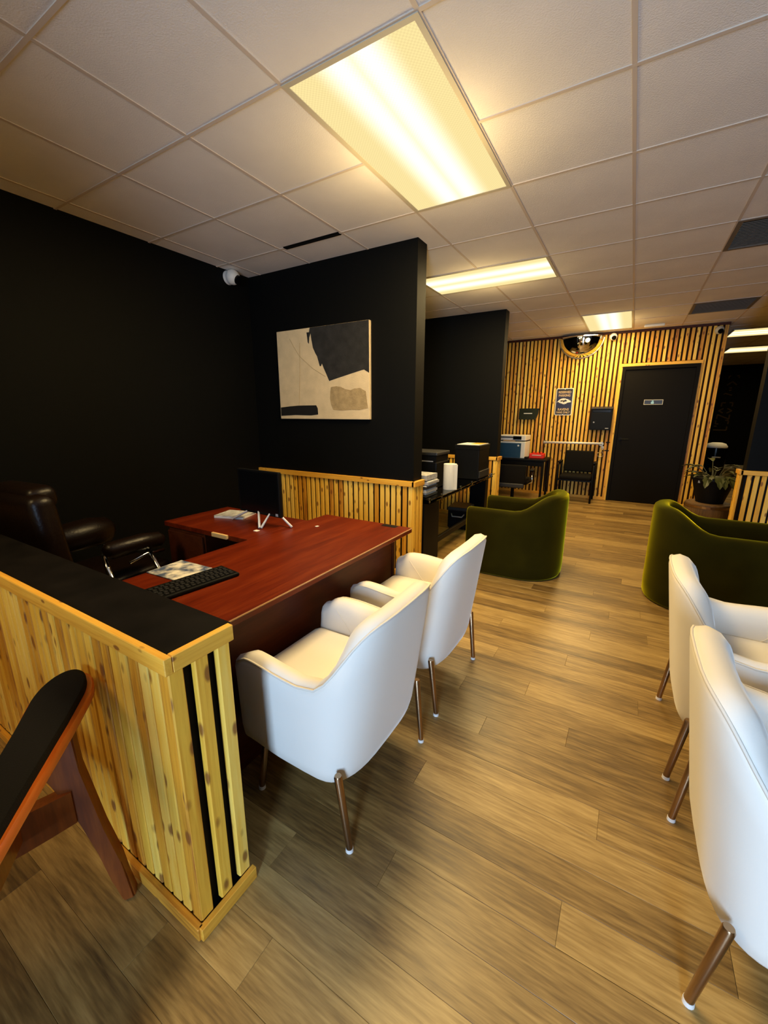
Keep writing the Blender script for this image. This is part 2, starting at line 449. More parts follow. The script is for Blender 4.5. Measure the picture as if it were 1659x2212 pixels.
# ------------------------------------------------------------------ ceiling
ceiling = struct(bxo('ceiling', (XL - 0.1, YF - 0.1, H + 0.02, 7.6, YFAR + 0.1, H + 0.10), 'plenum'))
LIGHTS = [(2, 1, 1, 2, 'near'), (1, 5, 2, 1, 'second'), (3, 9, 1, 2, 'third'), (0, -4, 1, 2, 'behind')]   # col,row,cols,rows
GRILLES = [(5, 5), (5, 9)]
taken = set()
for c, r, a, b, _ in LIGHTS:
    for i in range(a):
        for j in range(b): taken.add((c + i, r + j))
taken |= set(GRILLES)
def tile_me(w_, d_):
    bm = bm_new(); box(bm, -w_ / 2, -d_ / 2, 0.0, w_ / 2, d_ / 2, 0.016, bev=0.002, seg=1)
    return mesh('ceiling_tile', bm, 'tile')
t_full = tile_me(U - 0.005, U - 0.005)
NROW_END = 22
rest = bm_new()
for c in range(-2, 12):
    for r in range(-6, NROW_END):
        if (c, r) in taken: continue
        x0, x1 = c * U, (c + 1) * U
        y0, y1 = r * U, (r + 1) * U
        if x1 <= XL or x0 > 7.4: continue
        x0 = max(x0, XL)
        if r <= 10 and r >= -2 and c <= 5:
            if x1 - x0 < U - 0.01: link('ceiling_tile', tile_me(x1 - x0 - 0.005, U - 0.005), ceiling, ((x0 + x1) / 2, (y0 + y1) / 2, H + 0.001))
            else: link('ceiling_tile', t_full, ceiling, ((x0 + x1) / 2, (y0 + y1) / 2, H + 0.001))
        else:
            box(rest, x0 + 0.006, y0 + 0.006, H + 0.001, x1 - 0.006, y1 - 0.006, H + 0.016)
o = obj('ceiling_tiles_beyond', rest, 'tile', ceiling); o['kind'] = 'stuff'
def rail(x0, y0, x1, y1):
    bm = bm_new(); cx, cy = (x0 + x1) / 2, (y0 + y1) / 2
    box(bm, x0 - cx, y0 - cy, -0.0015, x1 - cx, y1 - cy, 0.006)
    box(bm, (x0 - cx) * (0.2 if x1 - x0 < 0.1 else 1), (y0 - cy) * (0.2 if y1 - y0 < 0.1 else 1), 0.006, (x1 - cx) * (0.2 if x1 - x0 < 0.1 else 1), (y1 - cy) * (0.2 if y1 - y0 < 0.1 else 1), 0.03)
    obj('grid_rail', bm, 'grid', ceiling, loc=(cx, cy, H - (0.0010 if x1 - x0 < 0.1 else 0.0014)))
RW = 0.0085
for c in range(-1, 12): rail(c * U - RW, YF, c * U + RW, YFAR)
for r in range(-5, NROW_END): rail(XL, r * U - RW, 7.5, r * U + RW)

# ------------------------------------------------------------------ walls
T = 0.12
HW = H + 0.06        # walls run up behind the ceiling grid
struct(bxo('wall_left', (XL - T, YF, 0, XL, YB + 0.1, HW), 'black_wall'))
struct(bxo('wall_right', (XR, YF, 0, XR + T, 4.627, HW), 'black_wall'))
bm = bm_new()
box(bm, XL, YF - T, 0, 2.78, YF, HW); box(bm, 3.56, YF - T, 0, XR, YF, HW); box(bm, 2.78, YF - T, 2.18, 3.56, YF, HW)
struct(obj('wall_front', bm, 'front_paint'))
wn = bm_new()
for x in (2.78, 3.52): box(wn, x, YF - 0.08, 0.0, x + 0.04, YF - 0.02, 2.18)
box(wn, 2.82, YF - 0.08, 0.0, 3.52, YF - 0.02, 0.10); box(wn, 2.82, YF - 0.08, 2.12, 3.52, YF - 0.02, 2.18)
win = struct(obj('door_2', wn, 'alu'))
bxo('pane', (2.82, YF - 0.055, 0.10, 3.52, YF - 0.05, 2.12), 'glass', win)
# far room beyond the slatted wall
struct(bxo('wall_far', (3.3, YFAR, 0, 7.5, YFAR + T, HW), 'black_wall'))
struct(bxo('wall_far_right', (7.4, 4.75, 0, 7.5, YFAR, HW), 'black_wall'))
struct(bxo('wall_block_side', (3.45, YB + 0.06, 0, 3.575, YFAR, HW), 'black_wall'))
struct(bxo('trim_1', (3.6, YFAR - 0.02, 0, 7.3, YFAR, 0.11), 'bone'))
struct(bxo('wall_back_left', (XL, YB + 0.012, 0, 2.35, YB + 0.09, HW), 'brown_gap'))
bm = bm_new(); box(bm, 2.35, YB + 0.012, 2.15, 3.37, YB + 0.09, HW); box(bm, 3.37, YB + 0.012, 0, 3.60, YB + 0.09, HW); box(bm, 2.30, YB + 0.09, 0, 3.60, YB + 0.14, HW)
wall_back = struct(obj('wall_back', bm, 'brown_gap'))

SLW, SLT = 0.0385, 0.019
def slat_me(h, key={}):
    h = round(h, 3)
    if h not in key:
        bm = bm_new(); box(bm, -SLW / 2, -SLT / 2, 0, SLW / 2, SLT / 2, h, bev=0.003, seg=1)
        key[h] = mesh('slat', bm, 'pine')
    return key[h]
def slat(parent, x, y, z, h, rotz=0.0):
    o = link('slat', slat_me(h), parent, (x + random.uniform(-.0015, .0015), y, z), rotz + random.uniform(-0.015, 0.015))
    o.rotation_euler[1] = random.uniform(-0.0015, 0.0015) / max(h, 0.3)
    return o
# back wall slats
PITCH = 0.0632
x = 0.36
while x < 3.60:
    if 2.335 < x < 3.385:
        if x + PITCH > 3.385 or x - PITCH < 2.335: pass
        slat(wall_back, x, YB, 2.215, H - 2.215 - 0.02)
    else:
        slat(wall_back, x, YB, 0.045, H - 0.065)
    x += PITCH
bxo('slat_base', (0.34, YB - 0.016, 0, 2.33, YB + 0.010, 0.045), 'pine_x', wall_back, 0.002, 1)
bxo('slat_base', (3.385, YB - 0.016, 0, 3.60, YB + 0.010, 0.045), 'pine_x', wall_back, 0.002, 1)
bxo('top_rail', (0.0, YB - 0.03, H - 0.035, 3.62, YB + 0.012, H - 0.002), 'mahogany_dark', wall_back, 0.002, 1)
bxo('corner_strip', (3.594, YB - 0.012, 0, 3.606, YB + 0.09, H), 'pine', wall_back, 0.002, 1)
# door
door = struct(bxo('door_1', (2.405, YB - 0.004, 0.01, 3.315, YB + 0.04, 2.11), 'door', None, 0.002, 1))
bm = bm_new(); box(bm, 2.36, YB - 0.03, 0, 2.405, YB + 0.05, 2.165); box(bm, 3.315, YB - 0.03, 0, 3.36, YB + 0.05, 2.165); box(bm, 2.405, YB - 0.03, 2.115, 3.315, YB + 0.05, 2.165)
obj('door_frame', bm, 'door', door)
bm = bm_new(); box(bm, 2.33, YB - 0.018, 2.165, 3.385, YB + 0.01, 2.21, bev=0.002)
obj('casing_head', bm, 'pine_x', door)
bxo('casing_side', (2.33, YB - 0.018, 0, 2.36, YB + 0.01, 2.165), 'pine', door, 0.002, 1)
bxo('casing_side', (3.36, YB - 0.018, 0, 3.385, YB + 0.01, 2.165), 'pine', door, 0.002, 1)
bm = bm_new(); cyl(bm, 0, 0, 0, 0.012, 0.026); 
for v in bm.verts: v.co = Vector((v.co.x + 2.455, YB - 0.004 - v.co.z, v.co.y + 1.035))
tube(bm, [(2.455, YB - 0.01, 1.035), (2.455, YB - 0.055, 1.035), (2.475, YB - 0.062, 1.035), (2.575, YB - 0.062, 1.037)], 0.009, 8)
sharpen(obj('door_handle', bm, 'black', door))
pq = bxo('plaque', (2.709, YB - 0.010, 1.575, 2.968, YB - 0.004, 1.657), 'sign_black', door, 0.002, 1)
bm = bm_new()
for a in ((2.712, 1.578, 2.965, 1.585), (2.712, 1.647, 2.965, 1.654), (2.712, 1.585, 2.719, 1.647), (2.958, 1.585, 2.965, 1.647)):
    box(bm, a[0], YB - 0.012, a[1], a[2], YB - 0.0098, a[3])
obj('plaque_border', bm, 'bone', pq)
bm = bm_new()
box(bm, 2.806, YB - 0.012, 1.592, 2.846, YB - 0.0098, 1.622, bev=0.004); box(bm, 2.812, YB - 0.012, 1.624, 2.84, YB - 0.0098, 1.642, bev=0.006)
obj('plaque_symbol', bm, 'sky_blue', pq)

# divider walls with slatted wainscots
def wainscot(parent, x0, x1, yf, zt, end_x, end_dir, depth, seen_from=None):
    """front slats facing -y, cap and base rails, slats on the free end."""
    n = int((x1 - x0) / 0.057)
    for k in range(n):
        xx = x1 - SLW / 2 - k * 0.057
        if seen_from is not None and xx < seen_from: break
        slat(parent, xx, yf - SLT / 2, 0.045, zt - 0.09)
    cap0, cap1 = (x0, x1 + 0.02) if end_dir > 0 else (x0 - 0.02, x1)
    bxo('cap_rail', (cap0, yf - SLT - 0.014, zt - 0.045, cap1, yf, zt), 'pine_x', parent, 0.002, 1)
    bxo('base_rail', (cap0, yf - SLT - 0.014, 0, cap1, yf, 0.045), 'pine_x', parent, 0.002, 1)
    for k in range(3):
        slat(parent, end_x + end_dir * SLT / 2, yf + SLW / 2 - SLT + k * (depth + SLT - SLW) / 2, 0.045, zt - 0.09, PI / 2)
    a, b = sorted((end_x, end_x + end_dir * (SLT + 0.014)))
    bxo('cap_rail', (a, yf - SLT - 0.014, zt - 0.045, b, yf + depth, zt), 'pine_y', parent, 0.002, 1)
    bxo('base_rail', (a, yf - SLT - 0.014, 0, b, yf + depth, 0.045), 'pine_y', parent, 0.002, 1)
D1, D2 = 2.182, 4.640
wd1 = struct(bxo('wall_divider_near', (XL, D1, 0, 1.058, D1 + 0.155, H), 'black_wall'))
wainscot(wd1, XL, 1.058, D1, 0.862, 1.058, 1, 0.155, -0.72)
wd2 = struct(bxo('wall_divider_far', (XL, D2, 0, 1.075, D2 + 0.15, H), 'black_wall'))
wainscot(wd2, XL, 1.075, D2, 0.862, 1.075, 1, 0.15, -0.35)
wd3 = struct(bxo('wall_divider_right', (3.665, D2, 0, 7.4, D2 + 0.15, HW), 'black_wall'))
n = 0
xx = 3.645
wainscot(wd3, 3.645, 4.75, D2, 0.862, 3.645, -1, 0.15)

# ------------------------------------------------------------------ ceiling lights and ceiling fittings
def ceiling_light(c, r, a, b, label, power=1.0):
    t = thing('ceiling_light', label, 'ceiling light', ((c + a / 2) * U, (r + b / 2) * U, H), 0, 'recessed ceiling light panels')
    w_, d_ = a * U, b * U
    bm = bm_new(); f = 0.022
    for q in ((-w_ / 2, -d_ / 2, w_ / 2, -d_ / 2 + f), (-w_ / 2, d_ / 2 - f, w_ / 2, d_ / 2), (-w_ / 2, -d_ / 2 + f, -w_ / 2 + f, d_ / 2 - f), (w_ / 2 - f, -d_ / 2 + f, w_ / 2, d_ / 2 - f)):
        box(bm, q[0], q[1], -0.006, q[2], q[3], 0.02)
    obj('frame', bm, 'bone', t)
    bm = bm_new(); box(bm, -w_ / 2 + f, -d_ / 2 + f, -0.003, w_ / 2 - f, d_ / 2 - f, 0.004)
    obj('lens', bm, 'panel' if b > a else 'panel_x', t)
    ld = bpy.data.lights.new('tube_light', 'AREA'); ld.shape = 'RECTANGLE'; ld.size = w_ - 0.06; ld.size_y = d_ - 0.06
    ld.energy = PANEL_W * power; ld.color = PANEL_COL
    lo = bpy.data.objects.new('tube_light', ld); C.objects.link(lo); lo.parent = t; lo.location = (0, 0, -0.012)
    gd = bpy.data.lights.new('ceiling_fill', 'POINT'); gd.energy = FILL_W * power * (1.0 if r < 4 else 0.55); gd.color = PANEL_COL; gd.shadow_soft_size = 0.16; gd.specular_factor = 0.0  # unseen point lamp added under the lens to brighten the ceiling
    go = bpy.data.objects.new('ceiling_fill', gd); C.objects.link(go); go.parent = t; go.location = (0, 0, -0.30)
    return t
LAB = {'near': 'large prismatic light panel nearest the camera, running lengthwise', 'second': 'crosswise ceiling light panel beside the black divider wall',
       'third': 'small looking light panel just before the slatted back wall', 'behind': 'ceiling light panel behind the camera, out of view'}
for c, r, a, b, k in LIGHTS: ceiling_light(c, r, a, b, LAB[k], {'near': 1.0, 'second': 1.0, 'third': 0.85, 'behind': 0.45}[k])
def strip_light(x0, x1, y0, y1, label):
    t = thing('strip_light', label, 'ceiling light', ((x0 + x1) / 2, (y0 + y1) / 2, H - 0.004), 0, 'far room ceiling lights')
    w_, d_ = (x1 - x0) / 2, (y1 - y0) / 2
    bm = bm_new(); box(bm, -w_ - 0.02, -d_ - 0.02, -0.014, w_ + 0.02, d_ + 0.02, 0.0)
    obj('frame', bm, 'bone', t)
    bm = bm_new(); box(bm, -w_, -d_, -0.018, w_, d_, -0.013)
    obj('lens', bm, 'panel_x', t)
    ld = bpy.data.lights.new('tube_light', 'AREA'); ld.shape = 'RECTANGLE'; ld.size = w_ * 2; ld.size_y = d_ * 2
    ld.energy = PANEL_W * 0.25; ld.color = PANEL_COL
    lo = bpy.data.objects.new('tube_light', ld); C.objects.link(lo); lo.parent = t; lo.location = (0, 0, -0.025)
strip_light(3.77, 5.0, 7.60, 8.25, 'nearer bright strip light in the dark room right of the slatted wall')
strip_light(4.05, 5.27, 9.75, 10.5, 'farther, lower looking strip light in the dark room beyond')

def grille(c, r, label):
    t = thing('return_grille', label, 'vent', ((c + .5) * U, (r + .5) * U, H), 0, 'ceiling return air grilles')
    bm = bm_new(); h = U / 2
    for q in ((-h, -h, h, -h + .03), (-h, h - .03, h, h), (-h, -h + .03, -h + .03, h - .03), (h - .03, -h + .03, h, h - .03)): box(bm, q[0], q[1], -0.006, q[2], q[3], 0.015)
    obj('frame', bm, 'vent', t)
    bxo('backing', (-h + .03, -h + .03, 0.012, h - .03, h - .03, 0.016), 'black_gap', t)
    bm = bm_new(); box(bm, -h + .03, -0.012, -0.002, h - .03, 0.012, 0.002)
    me = mesh('louvre', bm, 'vent')
    for k in range(18):
        o = link('louvre', me, t, (0, -h + 0.045 + k * (U - 0.09) / 17, 0.004)); o.rotation_euler[0] = 0.6
grille(5, 5, 'dark square return grille at the right edge of the ceiling')
grille(5, 9, 'dark square return grille farther back, above the plant')
t = thing('slot_diffuser', 'black linear slot air diffuser beside the black divider wall', 'vent', (0.325, 1.829, H))
bxo('frame', (-0.27, -0.022, -0.005, 0.27, 0.022, 0.01), 'black', t)
bxo('slot', (-0.26, -0.006, -0.006, 0.26, 0.006, -0.004), 'black_gap', t)
t = thing('ceiling_fixture', 'small white bar fixture on the ceiling near the back wall', 'light fitting', (2.70, 6.585, H))
bxo('body', (-0.125, -0.03, -0.035, 0.125, 0.03, -0.0015), 'white', t, 0.006, 2)
bxo('cover', (-0.11, -0.034, -0.028, 0.11, -0.029, -0.008), 'paper', t, 0.002, 1)

def turret_cam(loc, rotz, label, mtl, s=1.0):
    """Turret camera: local -y looks into the room."""
    t = thing('security_camera', label, 'security camera', loc, rotz)
    bm = bm_new(); tube(bm, [(0, 0.0, 0), (0, -0.028 * s, 0)], 0.055 * s, 24, True, [0.055 * s, 0.05 * s])
    sharpen(obj('mount', bm, mtl, t))
    bm = bm_new(); bmesh.ops.create_uvsphere(bm, u_segments=24, v_segments=16, radius=0.058 * s, matrix=Matrix.Translation((0, -0.055 * s, -0.004)))
    obj('housing', bm, mtl, t, True)
    bm = bm_new()
    d = Vector((0.25, -0.85, -0.45)).normalized(); c0 = Vector((0, -0.055 * s, -0.004))
    tube(bm, [c0 + d * 0.040 * s, c0 + d * 0.061 * s, c0 + d * 0.062 * s], 0.03 * s, 20, True, [0.036 * s, 0.034 * s, 0.026 * s])
    sharpen(obj('lens', bm, 'black_gloss', t))
    return t
t = turret_cam((XL, 1.948, 2.640), PI / 2, 'white dome camera high in the left corner by the black wall', 'white', 1.1)
bm = bm_new(); tube(bm, [(0.03, -0.02, 0.05), (0.045, -0.015, 0.059)], 0.004, 6)
obj('cable', bm, 'white', t)
turret_cam((2.175, YB - SLT / 2, 2.625), 0, 'white security camera on the slats just right of the dome mirror', 'white', 0.95)
turret_cam((3.498, YB - SLT / 2, 2.600), 0, 'tan looking security camera at the top right corner of the slatted wall', 'bone', 0.95)

# dome mirror
t = thing('convex_mirror', 'half dome convex safety mirror at top of the slatted wall', 'mirror', (1.715, YB - 0.012, 2.655))
R_ = 0.33; bm = bm_new(); rings = []
NA, NB = 28, 14
for i in range(NB + 1):
    b = (PI / 2) * i / NB                       # polar from the rim to the apex
    rings.append([Vector((R_ * math.cos(b) * math.cos(PI + PI * k / NA), -R_ * 0.62 * math.sin(b) , R_ * 0.97 * math.cos(b) * math.sin(PI + PI * k / NA))) for k in range(NA + 1)])
# quarter bowl that bulges out and hangs below the ceiling
q = []
for i in range(NB + 1):
    th_ = PI / 2 * i / NB
    q.append([Vector((R_ * math.cos(PI * k / NA) , -R_ * 0.75 * math.sin(PI * k / NA) * math.cos(th_), -R_ * 0.97 * math.sin(PI * k / NA) * math.sin(th_))) for k in range(NA + 1)])
loft(bm, q)
bmesh.ops.remove_doubles(bm, verts=bm.verts, dist=1e-5)
obj('dome', bm, 'mirror', t, True)
bm = bm_new(); tube(bm, [(R_ * 1.01 * math.cos(PI + PI * k / 40), -0.004, R_ * 0.985 * math.sin(PI + PI * k / 40)) for k in range(41)], 0.010, 8)
obj('rim', bm, 'bronze_dull', t, True)
bm = bm_new(); tube(bm, [(0.0, -R_ * 0.75 * math.cos(a) * 1.006, -R_ * 0.97 * math.sin(a) * 1.006) for a in [PI / 2 * k / 16 for k in range(6, 17)]], 0.003, 6)
obj('seam', bm, 'black', t)

# ------------------------------------------------------------------ slatted low counter wall
t = thing('slatted_counter', 'knotty pine slatted half wall with black top in the left foreground', 'half wall', (0, 0, 0))
CX, CY0, CY1, CZ = 1.750, -0.437, -0.246, 0.872
bxo('core', (XL + 0.002, CY0 + SLT + 0.016, 0, CX - SLT - 0.016, CY1, CZ - 0.012), 'black_gap', t)
bxo('top_board', (XL + 0.002, CY0 + 0.020, CZ - 0.022, CX - 0.020, CY1 + 0.01, CZ - 0.003), 'black_board', t, 0.002, 1)
xx = CX - 0.012 - SLW / 2
while xx > XL + 0.03:
    slat(t, xx, CY0 + 0.012 + SLT / 2, 0.042, CZ - 0.042 - 0.045)
    xx -= 0.0462
for k in range(3):
    o = slat(t, CX - 0.012 - SLT / 2, CY0 + 0.012 + SLT + SLW / 2 - 0.018 + k * 0.0655, 0.042, CZ - 0.042 - 0.045, PI / 2)
bxo('cap_rail', (XL + 0.002, CY0, CZ - 0.045, CX, CY0 + 0.020, CZ), 'pine_x', t, 0.002, 1)
bxo('cap_rail', (CX - 0.020, CY0 + 0.0205, CZ - 0.045, CX, CY1, CZ), 'pine_y', t, 0.002, 1)
bxo('base_rail', (XL + 0.002, CY0 - 0.006, 0, CX - 0.004, CY0 + 0.012, 0.042), 'pine_x', t, 0.002, 1)
bxo('base_rail', (CX - 0.012, CY0, 0, CX + 0.006, CY1, 0.042), 'pine_y', t, 0.002, 1)

# ------------------------------------------------------------------ painting
PY = 2.182
t = thing('abstract_painting', 'square abstract canvas in black and cream on the black divider wall', 'painting', (0, 0, 0))
bxo('canvas', (-0.405, PY - 0.034, 1.372, 0.640, PY - 0.001, 2.172), 'canvas', t, 0.004, 2)
def patch(name, pts, m, dy=0.0012):
    bm = bm_new(); y0 = PY - 0.034
    pts = [(p[0] - 0.012, p[1]) for p in pts]
    prism(bm, [(min(max(p[0], -0.403), 0.638), y0 + 0.0005, min(max(p[1], 1.374), 2.170)) for p in pts], (0, -dy - 0.0005, 0))
    return obj(name, bm, m, t)
patch('charcoal_field', [(0.019, 2.18), (0.666, 2.18), (0.664, 1.757), (0.60, 1.785), (0.576, 1.782), (0.40, 1.745), (0.224, 1.707), (0.186, 1.781), (0.165, 1.82), (0.146, 1.86), (0.135, 1.838), (0.121, 1.838), (0.108, 1.88), (0.093, 1.925), (0.078, 1.945), (0.049, 1.998), (0.034, 2.07), (0.026, 2.123), (0.010, 2.09), (0.003, 2.036), (-0.010, 2.05), (-0.014, 2.09), (-0.021, 2.134), (0.010, 2.134)], 'paint_black')
patch('black_stroke', [(-0.385, 1.48), (-0.26, 1.490), (-0.158, 1.496), (0.063, 1.497), (0.080, 1.47), (0.083, 1.414), (0.0, 1.405), (-0.2, 1.408), (-0.385, 1.400)], 'paint_ink', 0.0014)
patch('tan_block', [(0.241, 1.653), (0.30, 1.66), (0.35, 1.653), (0.40, 1.632), (0.455, 1.622), (0.50, 1.634), (0.558, 1.637), (0.616, 1.609), (0.625, 1.55), (0.637, 1.467), (0.55, 1.452), (0.469, 1.454), (0.36, 1.448), (0.262, 1.454), (0.238, 1.50), (0.228, 1.555), (0.232, 1.61)], 'paint_tan')
bm = bm_new()
tube(bm, [(-0.242, PY - 0.0345, 2.098), (-0.19, PY - 0.0345, 2.02), (-0.13, PY - 0.0345, 1.94), (-0.05, PY - 0.0345, 1.88), (0.021, PY - 0.0345, 1.825), (0.17, PY - 0.0345, 1.747)], 0.0018, 5)
tube(bm, [(-0.118, PY - 0.0345, 2.052), (-0.13, PY - 0.0345, 1.8), (-0.157, PY - 0.0345, 1.501)], 0.0022, 5)
obj('thin_lines', bm, 'paint_tan', t)

# ------------------------------------------------------------------ mahogany desk
DZ = 0.745
t = thing('office_desk', 'red mahogany l-shaped desk behind the slatted half wall', 'desk', (0, 0, 0))
DX0, DX1, DY0, DY1 = 0.862, 1.522, -0.232, 1.250
bm = bm_new(); box(bm, DX0, DY0, DZ - 0.03, DX1, DY1, DZ, bev=0.003)
obj('desktop', bm, 'mahogany', t)
bm = bm_new(); box(bm, DX1 - 0.001, DY0 + 0.002, DZ - 0.007, DX1 + 0.002, DY1 - 0.002, DZ - 0.001, bev=0.001)
eb = obj('edge_highlight', bm, 'edge', t)  # thin strip standing in for the highlight along the front edge
bxo('front_panel', (DX1 - 0.145, DY0 + 0.01, 0.0, DX1 - 0.122, DY1 - 0.006, DZ - 0.03), 'mahogany_dark', t, 0.001, 1)
bxo('side_panel', (DX0 + 0.03, DY1 - 0.030, 0.0, DX1 - 0.115, DY1 - 0.006, DZ - 0.03), 'mahogany_dark', t, 0.001, 1)
bxo('side_panel', (DX0 + 0.03, DY0 + 0.01, 0.0, DX1 - 0.146, DY0 + 0.034, DZ - 0.03), 'mahogany_dark', t, 0.001, 1)
bxo('return_top', (0.085, 0.565, DZ - 0.03, DX0 - 0.001, 1.055, DZ), 'mahogany', t, 0.003, 2)
bxo('return_back_panel', (0.11, 1.02, 0.0, DX0 + 0.02, 1.04, DZ - 0.03), 'mahogany_dark', t, 0.001, 1)
dr = bxo('return_drawers', (0.10, 0.585, 0.03, 0.46, 1.018, DZ - 0.03), 'mahogany_dark', t, 0.002, 1)
for k in range(2):
    bxo('drawer_front', (0.108, 0.568, 0.05 + k * 0.33, 0.452, 0.584, 0.36 + k * 0.33), 'mahogany_dark', dr, 0.003, 1)
    
bxo('pull', (0.575, 0.548, DZ - 0.022, 0.705, 0.5645, DZ + 0.003), 'tan_wood', t, 0.003, 2)
bxo('cable_grommet', (1.335, 1.195, DZ - 0.004, 1.435, 1.238, DZ + 0.0015), 'black', t, 0.001, 1)

tag(bxo('paper_scrap', (1.00, 0.965, DZ + 0.0003, 1.018, 0.985, DZ + 0.002), 'paper', None, 0.0005, 1), 'tiny scrap of paper lying on the red desk top', 'paper')
# monitor on the return
t = thing('monitor', 'small black monitor with folding white stand on the desk return', 'monitor', (0.655, 0.86, DZ), -0.06)
bm = bm_new(); box(bm, -0.195, -0.012, 0.058, 0.190, 0.012, 0.335, bev=0.005, seg=2); obj('housing', bm, 'black', t)
bxo('screen', (-0.177, -0.0135, 0.075, 0.177, -0.0118, 0.322), 'black_gloss', t)
for x0, x1, x2 in ((-0.20, -0.125, -0.05), (0.03, 0.09, 0.17)):
    pass
bm = bm_new(); tube(bm, [(-0.22, -0.06, 0.007), (-0.06, 0.03, 0.10), (0.10, -0.10, 0.007)], 0.0075, 8); obj('leg', bm, 'white', t, True)
bm = bm_new(); tube(bm, [(0.115, -0.10, 0.007), (0.08, 0.03, 0.10), (0.25, 0.02, 0.007)], 0.0075, 8); obj('leg', bm, 'white', t, True)
bxo('badge', (0.15, -0.0142, 0.066, 0.172, -0.0130, 0.082), 'grey', t)
tag(bxo('sticky_note', (0.755, 0.70, DZ, 0.785, 0.725, DZ + 0.003), 'paper', None, 0.001, 1), 'small white tab lying by the monitor stand leg', 'paper')
def stack_papers(name, label, loc, rotz, n, w_, d_, group=None):
    t = thing(name, label, 'papers', loc, rotz, group); z = 0
    for k in range(n):
        h = random.uniform(0.002, 0.006); bm = bm_new()
        a = random.uniform(-.08, .08); box(bm, -w_ / 2, -d_ / 2, z, w_ / 2, d_ / 2, z + h)
        bmesh.ops.rotate(bm, verts=bm.verts, matrix=Matrix.Rotation(a, 3, 'Z'))
        obj('sheet', bm, 'paper' if k % 2 == 0 else 'paper_grey', t); z += h
    return t
stack_papers('paper_pile', 'loose white papers under the left of the monitor', (0.36, 0.90, DZ + 0.0004), 0.3, 4, 0.21, 0.17)
# keyboard and mouse pad
t = thing('keyboard', 'black keyboard lying on the near end of the red desk', 'keyboard', (1.145, -0.010, DZ + 0.0004), PI / 2 - 0.12)
bm = bm_new(); box(bm, -0.215, -0.07, 0, 0.215, 0.07, 0.016, bev=0.006, seg=2); obj('body', bm, 'black', t)
bm = bm_new(); box(bm, -0.008, -0.008, 0.0, 0.008, 0.008, 0.006, bev=0.002, seg=1); kme = mesh('key', bm, 'key_grey')
for r in range(5):
    for k in range(20): link('key', kme, t, (-0.20 + k * 0.0205 + (r % 2) * 0.005, -0.045 + r * 0.0215, 0.0145))
def pad_mat():
    m = mat('cloud_print', (0.5, 0.55, 0.65), 0.8, spec=0.1)
    nt = m.node_tree; tc = nt.nodes.new('ShaderNodeTexCoord'); n = nt.nodes.new('ShaderNodeTexNoise'); n.inputs['Scale'].default_value = 17; n.inputs['Detail'].default_value = 5
    cr = nt.nodes.new('ShaderNodeValToRGB'); e = cr.color_ramp.elements
    e[0].position = 0.40; e[0].color = (0.06, 0.085, 0.16, 1); e[1].position = 0.62; e[1].color = (0.70, 0.66, 0.58, 1)
    nt.links.new(tc.outputs['Object'], n.inputs['Vector']); nt.links.new(n.outputs['Fac'], cr.inputs[0]); nt.links.new(cr.outputs[0], nt.nodes['Principled BSDF'].inputs['Base Color'])
    return m
bm = bm_new(); box(bm, -0.105, -0.085, 0, 0.105, 0.085, 0.004, bev=0.0015, seg=1)
tag(obj('mouse_pad', bm, pad_mat(), None, loc=(0.968, 0.098, DZ + 0.0004), rotz=0.05), 'mouse pad with blue and white cloud print beside the keyboard', 'mouse pad')

# ------------------------------------------------------------------ executive chair
def rbox(name, dims, m, parent, bev, seg=4):
    bm = bm_new(); box(bm, *dims, bev=bev, seg=seg)
    return sharpen(obj(name, bm, m, parent), 0.9)
t = thing('executive_chair', 'brown leather executive chair with chrome arm loops behind the half wall', 'office chair', (-0.10, 0.27, 0), 0.10)
rbox('seat', (-0.26, -0.24, 0.40, 0.26, 0.27, 0.50), 'leather', t, 0.04)
bk = rbox('backrest', (-0.265, -0.06, 0.46, 0.265, 0.06, 1.04), 'leather', t, 0.05)
bk.location = (0.03, -0.285, 0.0); bk.rotation_euler[0] = 0.10
rbox('headrest', (-0.20, -0.045, 0.99, 0.20, 0.085, 1.11), 'leather', bk, 0.045).location = (0, 0.02, -0.04)
for s in (-1, 1):
    bm = bm_new()
    if s < 0:
        tube(bm, [(s * 0.29, -0.13, 0.640), (s * 0.29, -0.10, 0.645), (s * 0.295, 0.10, 0.650), (s * 0.30, 0.20, 0.640), (s * 0.30, 0.235, 0.630)], 0.06, 16, True, [0.065, 0.092, 0.10, 0.092, 0.06])
    else:
        tube(bm, [(s * 0.33, -0.17, 0.685), (s * 0.33, -0.15, 0.69), (s * 0.335, 0.04, 0.69), (s * 0.34, 0.13, 0.68), (s * 0.34, 0.155, 0.675)], 0.05, 16, True, [0.032, 0.048, 0.05, 0.047, 0.03])
    ar = obj('armrest', bm, 'leather', t, True)
    bm = bm_new(); x = s * (0.33 if s > 0 else 0.29)
    P_ = [(x, -0.13, 0.64), (x + s * 0.02, -0.14, 0.56), (x + s * 0.01, -0.12, 0.46), (x, -0.05, 0.435), (x, 0.10, 0.435), (x + s * 0.005, 0.16, 0.46), (x + s * 0.01, 0.18, 0.54), (x, 0.17, 0.62)]
    tube(bm, P_ if s < 0 else [(0.27, -0.15, 0.655), (0.31, -0.16, 0.58), (0.36, -0.165, 0.50), (0.44, -0.15, 0.478), (0.54, -0.12, 0.478), (0.545, -0.04, 0.478), (0.50, 0.05, 0.49), (0.42, 0.06, 0.53), (0.35, 0.05, 0.65)], 0.014, 10)
    obj('arm_loop', bm, 'chrome', ar, True)
    bm = bm_new(); tube(bm, [(x + s * 0.03, -0.07, 0.60), (x + s * 0.035, 0.03, 0.625), (x + s * 0.035, 0.14, 0.615)], 0.010, 8)
    obj('arm_bracket', bm, 'chrome', ar, True)
